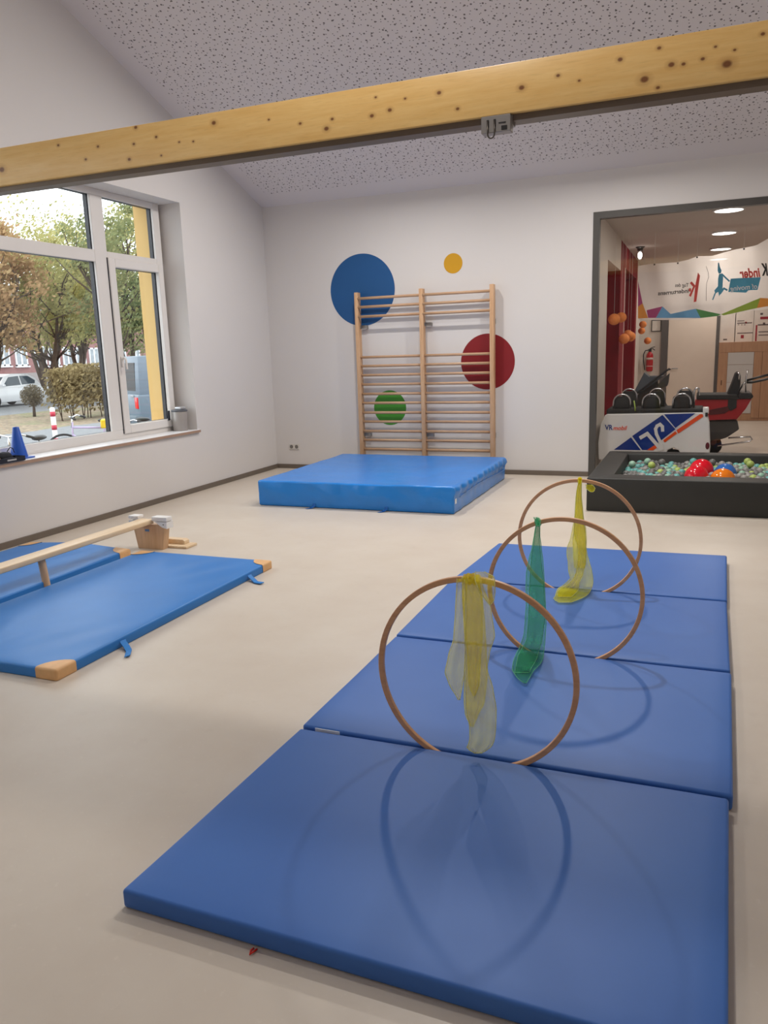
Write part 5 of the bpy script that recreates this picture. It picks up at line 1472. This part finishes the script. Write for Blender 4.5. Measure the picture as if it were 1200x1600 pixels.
p = g_at(224, 13.5); bicycle((p.x, p.y, GZ), math.radians(60), (60, 66, 78), 'dark bicycle with a plum child seat in front of the grey off-roader', 'seat')
p = g_at(28, 12.0); bicycle((p.x, p.y, GZ), math.radians(95), (70, 74, 80), 'grey bicycle hidden behind the blue cone, at the left of the window', None)

# brick school building across the street
t = NT('brown_red_brick'); v = t.coord()
bt = t.new('ShaderNodeTexBrick'); bt.inputs['Scale'].default_value = 1.0
bt.inputs['Color1'].default_value = (*lin((156, 106, 104)), 1); bt.inputs['Color2'].default_value = (*lin((140, 92, 92)), 1); bt.inputs['Mortar'].default_value = (*lin((150, 128, 124)), 1)
bt.inputs['Brick Width'].default_value = 0.24; bt.inputs['Row Height'].default_value = 0.08; bt.inputs['Mortar Size'].default_value = 0.01
sp_ = t.new('ShaderNodeSeparateXYZ'); t.link(v, sp_.inputs[0]); cm_ = t.new('ShaderNodeCombineXYZ'); t.link(sp_.outputs[1], cm_.inputs[0]); t.link(sp_.outputs[2], cm_.inputs[1])
t.link(cm_.outputs[0], bt.inputs['Vector']); t.link(bt.outputs['Color'], t.b.inputs['Base Color']); t.b.inputs['Roughness'].default_value = 0.9
BX = -60.0
bd = thing('brick_building', (BX, 66, GZ), 'long dark red brick building with white windows across the street', 'building')
obj('wall', B().span(BX - 9, BX, 40, 96, GZ, 6.0), t.m, bd, world_xyz=True)
obj('roof', B().prism([(BX + 0.4, 39.6, 6.0), (BX - 9.4, 39.6, 6.0), (BX - 4.5, 39.6, 8.6)], (0, 57, 0)), mat('grey_roof_tile', (96, 92, 94), 0.8, var=0.15), bd, world_xyz=True)
obj('plinth', B().span(BX, BX + 0.12, 40, 96, GZ, 0.7), mat('grey_plinth', (150, 142, 140), 0.8), bd, world_xyz=True)
M_BW = mat('white_building_window', (230, 232, 236), 0.5); M_BG = mat('building_window_glass', (150, 158, 164), 0.1, var=0.3, vscale=2)
for px in (-24, 5, 33, 63, 84, 106, 126, 147, 168, 190, 212):
    y = at_x(px, 560, BX).y
    wz0 = at_x(px, 572, BX).z
    b = B(); x0, x1 = BX + 0.001, BX + 0.1
    y0, y1, z0, z1 = y - 0.72, y + 0.72, wz0, wz0 + 1.9
    b.span(x0, x1, y0, y0 + 0.14, z0, z1).span(x0, x1, y1 - 0.14, y1, z0, z1).span(x0, x1, y0, y1, z0, z0 + 0.14).span(x0, x1, y0, y1, z1 - 0.14, z1).span(x0, x1, y - 0.09, y + 0.09, z0, z1)
    w = obj('window', b, M_BW, bd, world_xyz=True)
    obj('pane', B().span(BX + 0.001, BX + 0.04, y0 + 0.1, y1 - 0.1, z0 + 0.1, z1 - 0.1), M_BG, w, world_xyz=True)
    obj('ledge', B().span(BX + 0.001, BX + 0.22, y0 - 0.1, y1 + 0.1, z0 - 0.12, z0), M_BW, w, world_xyz=True)
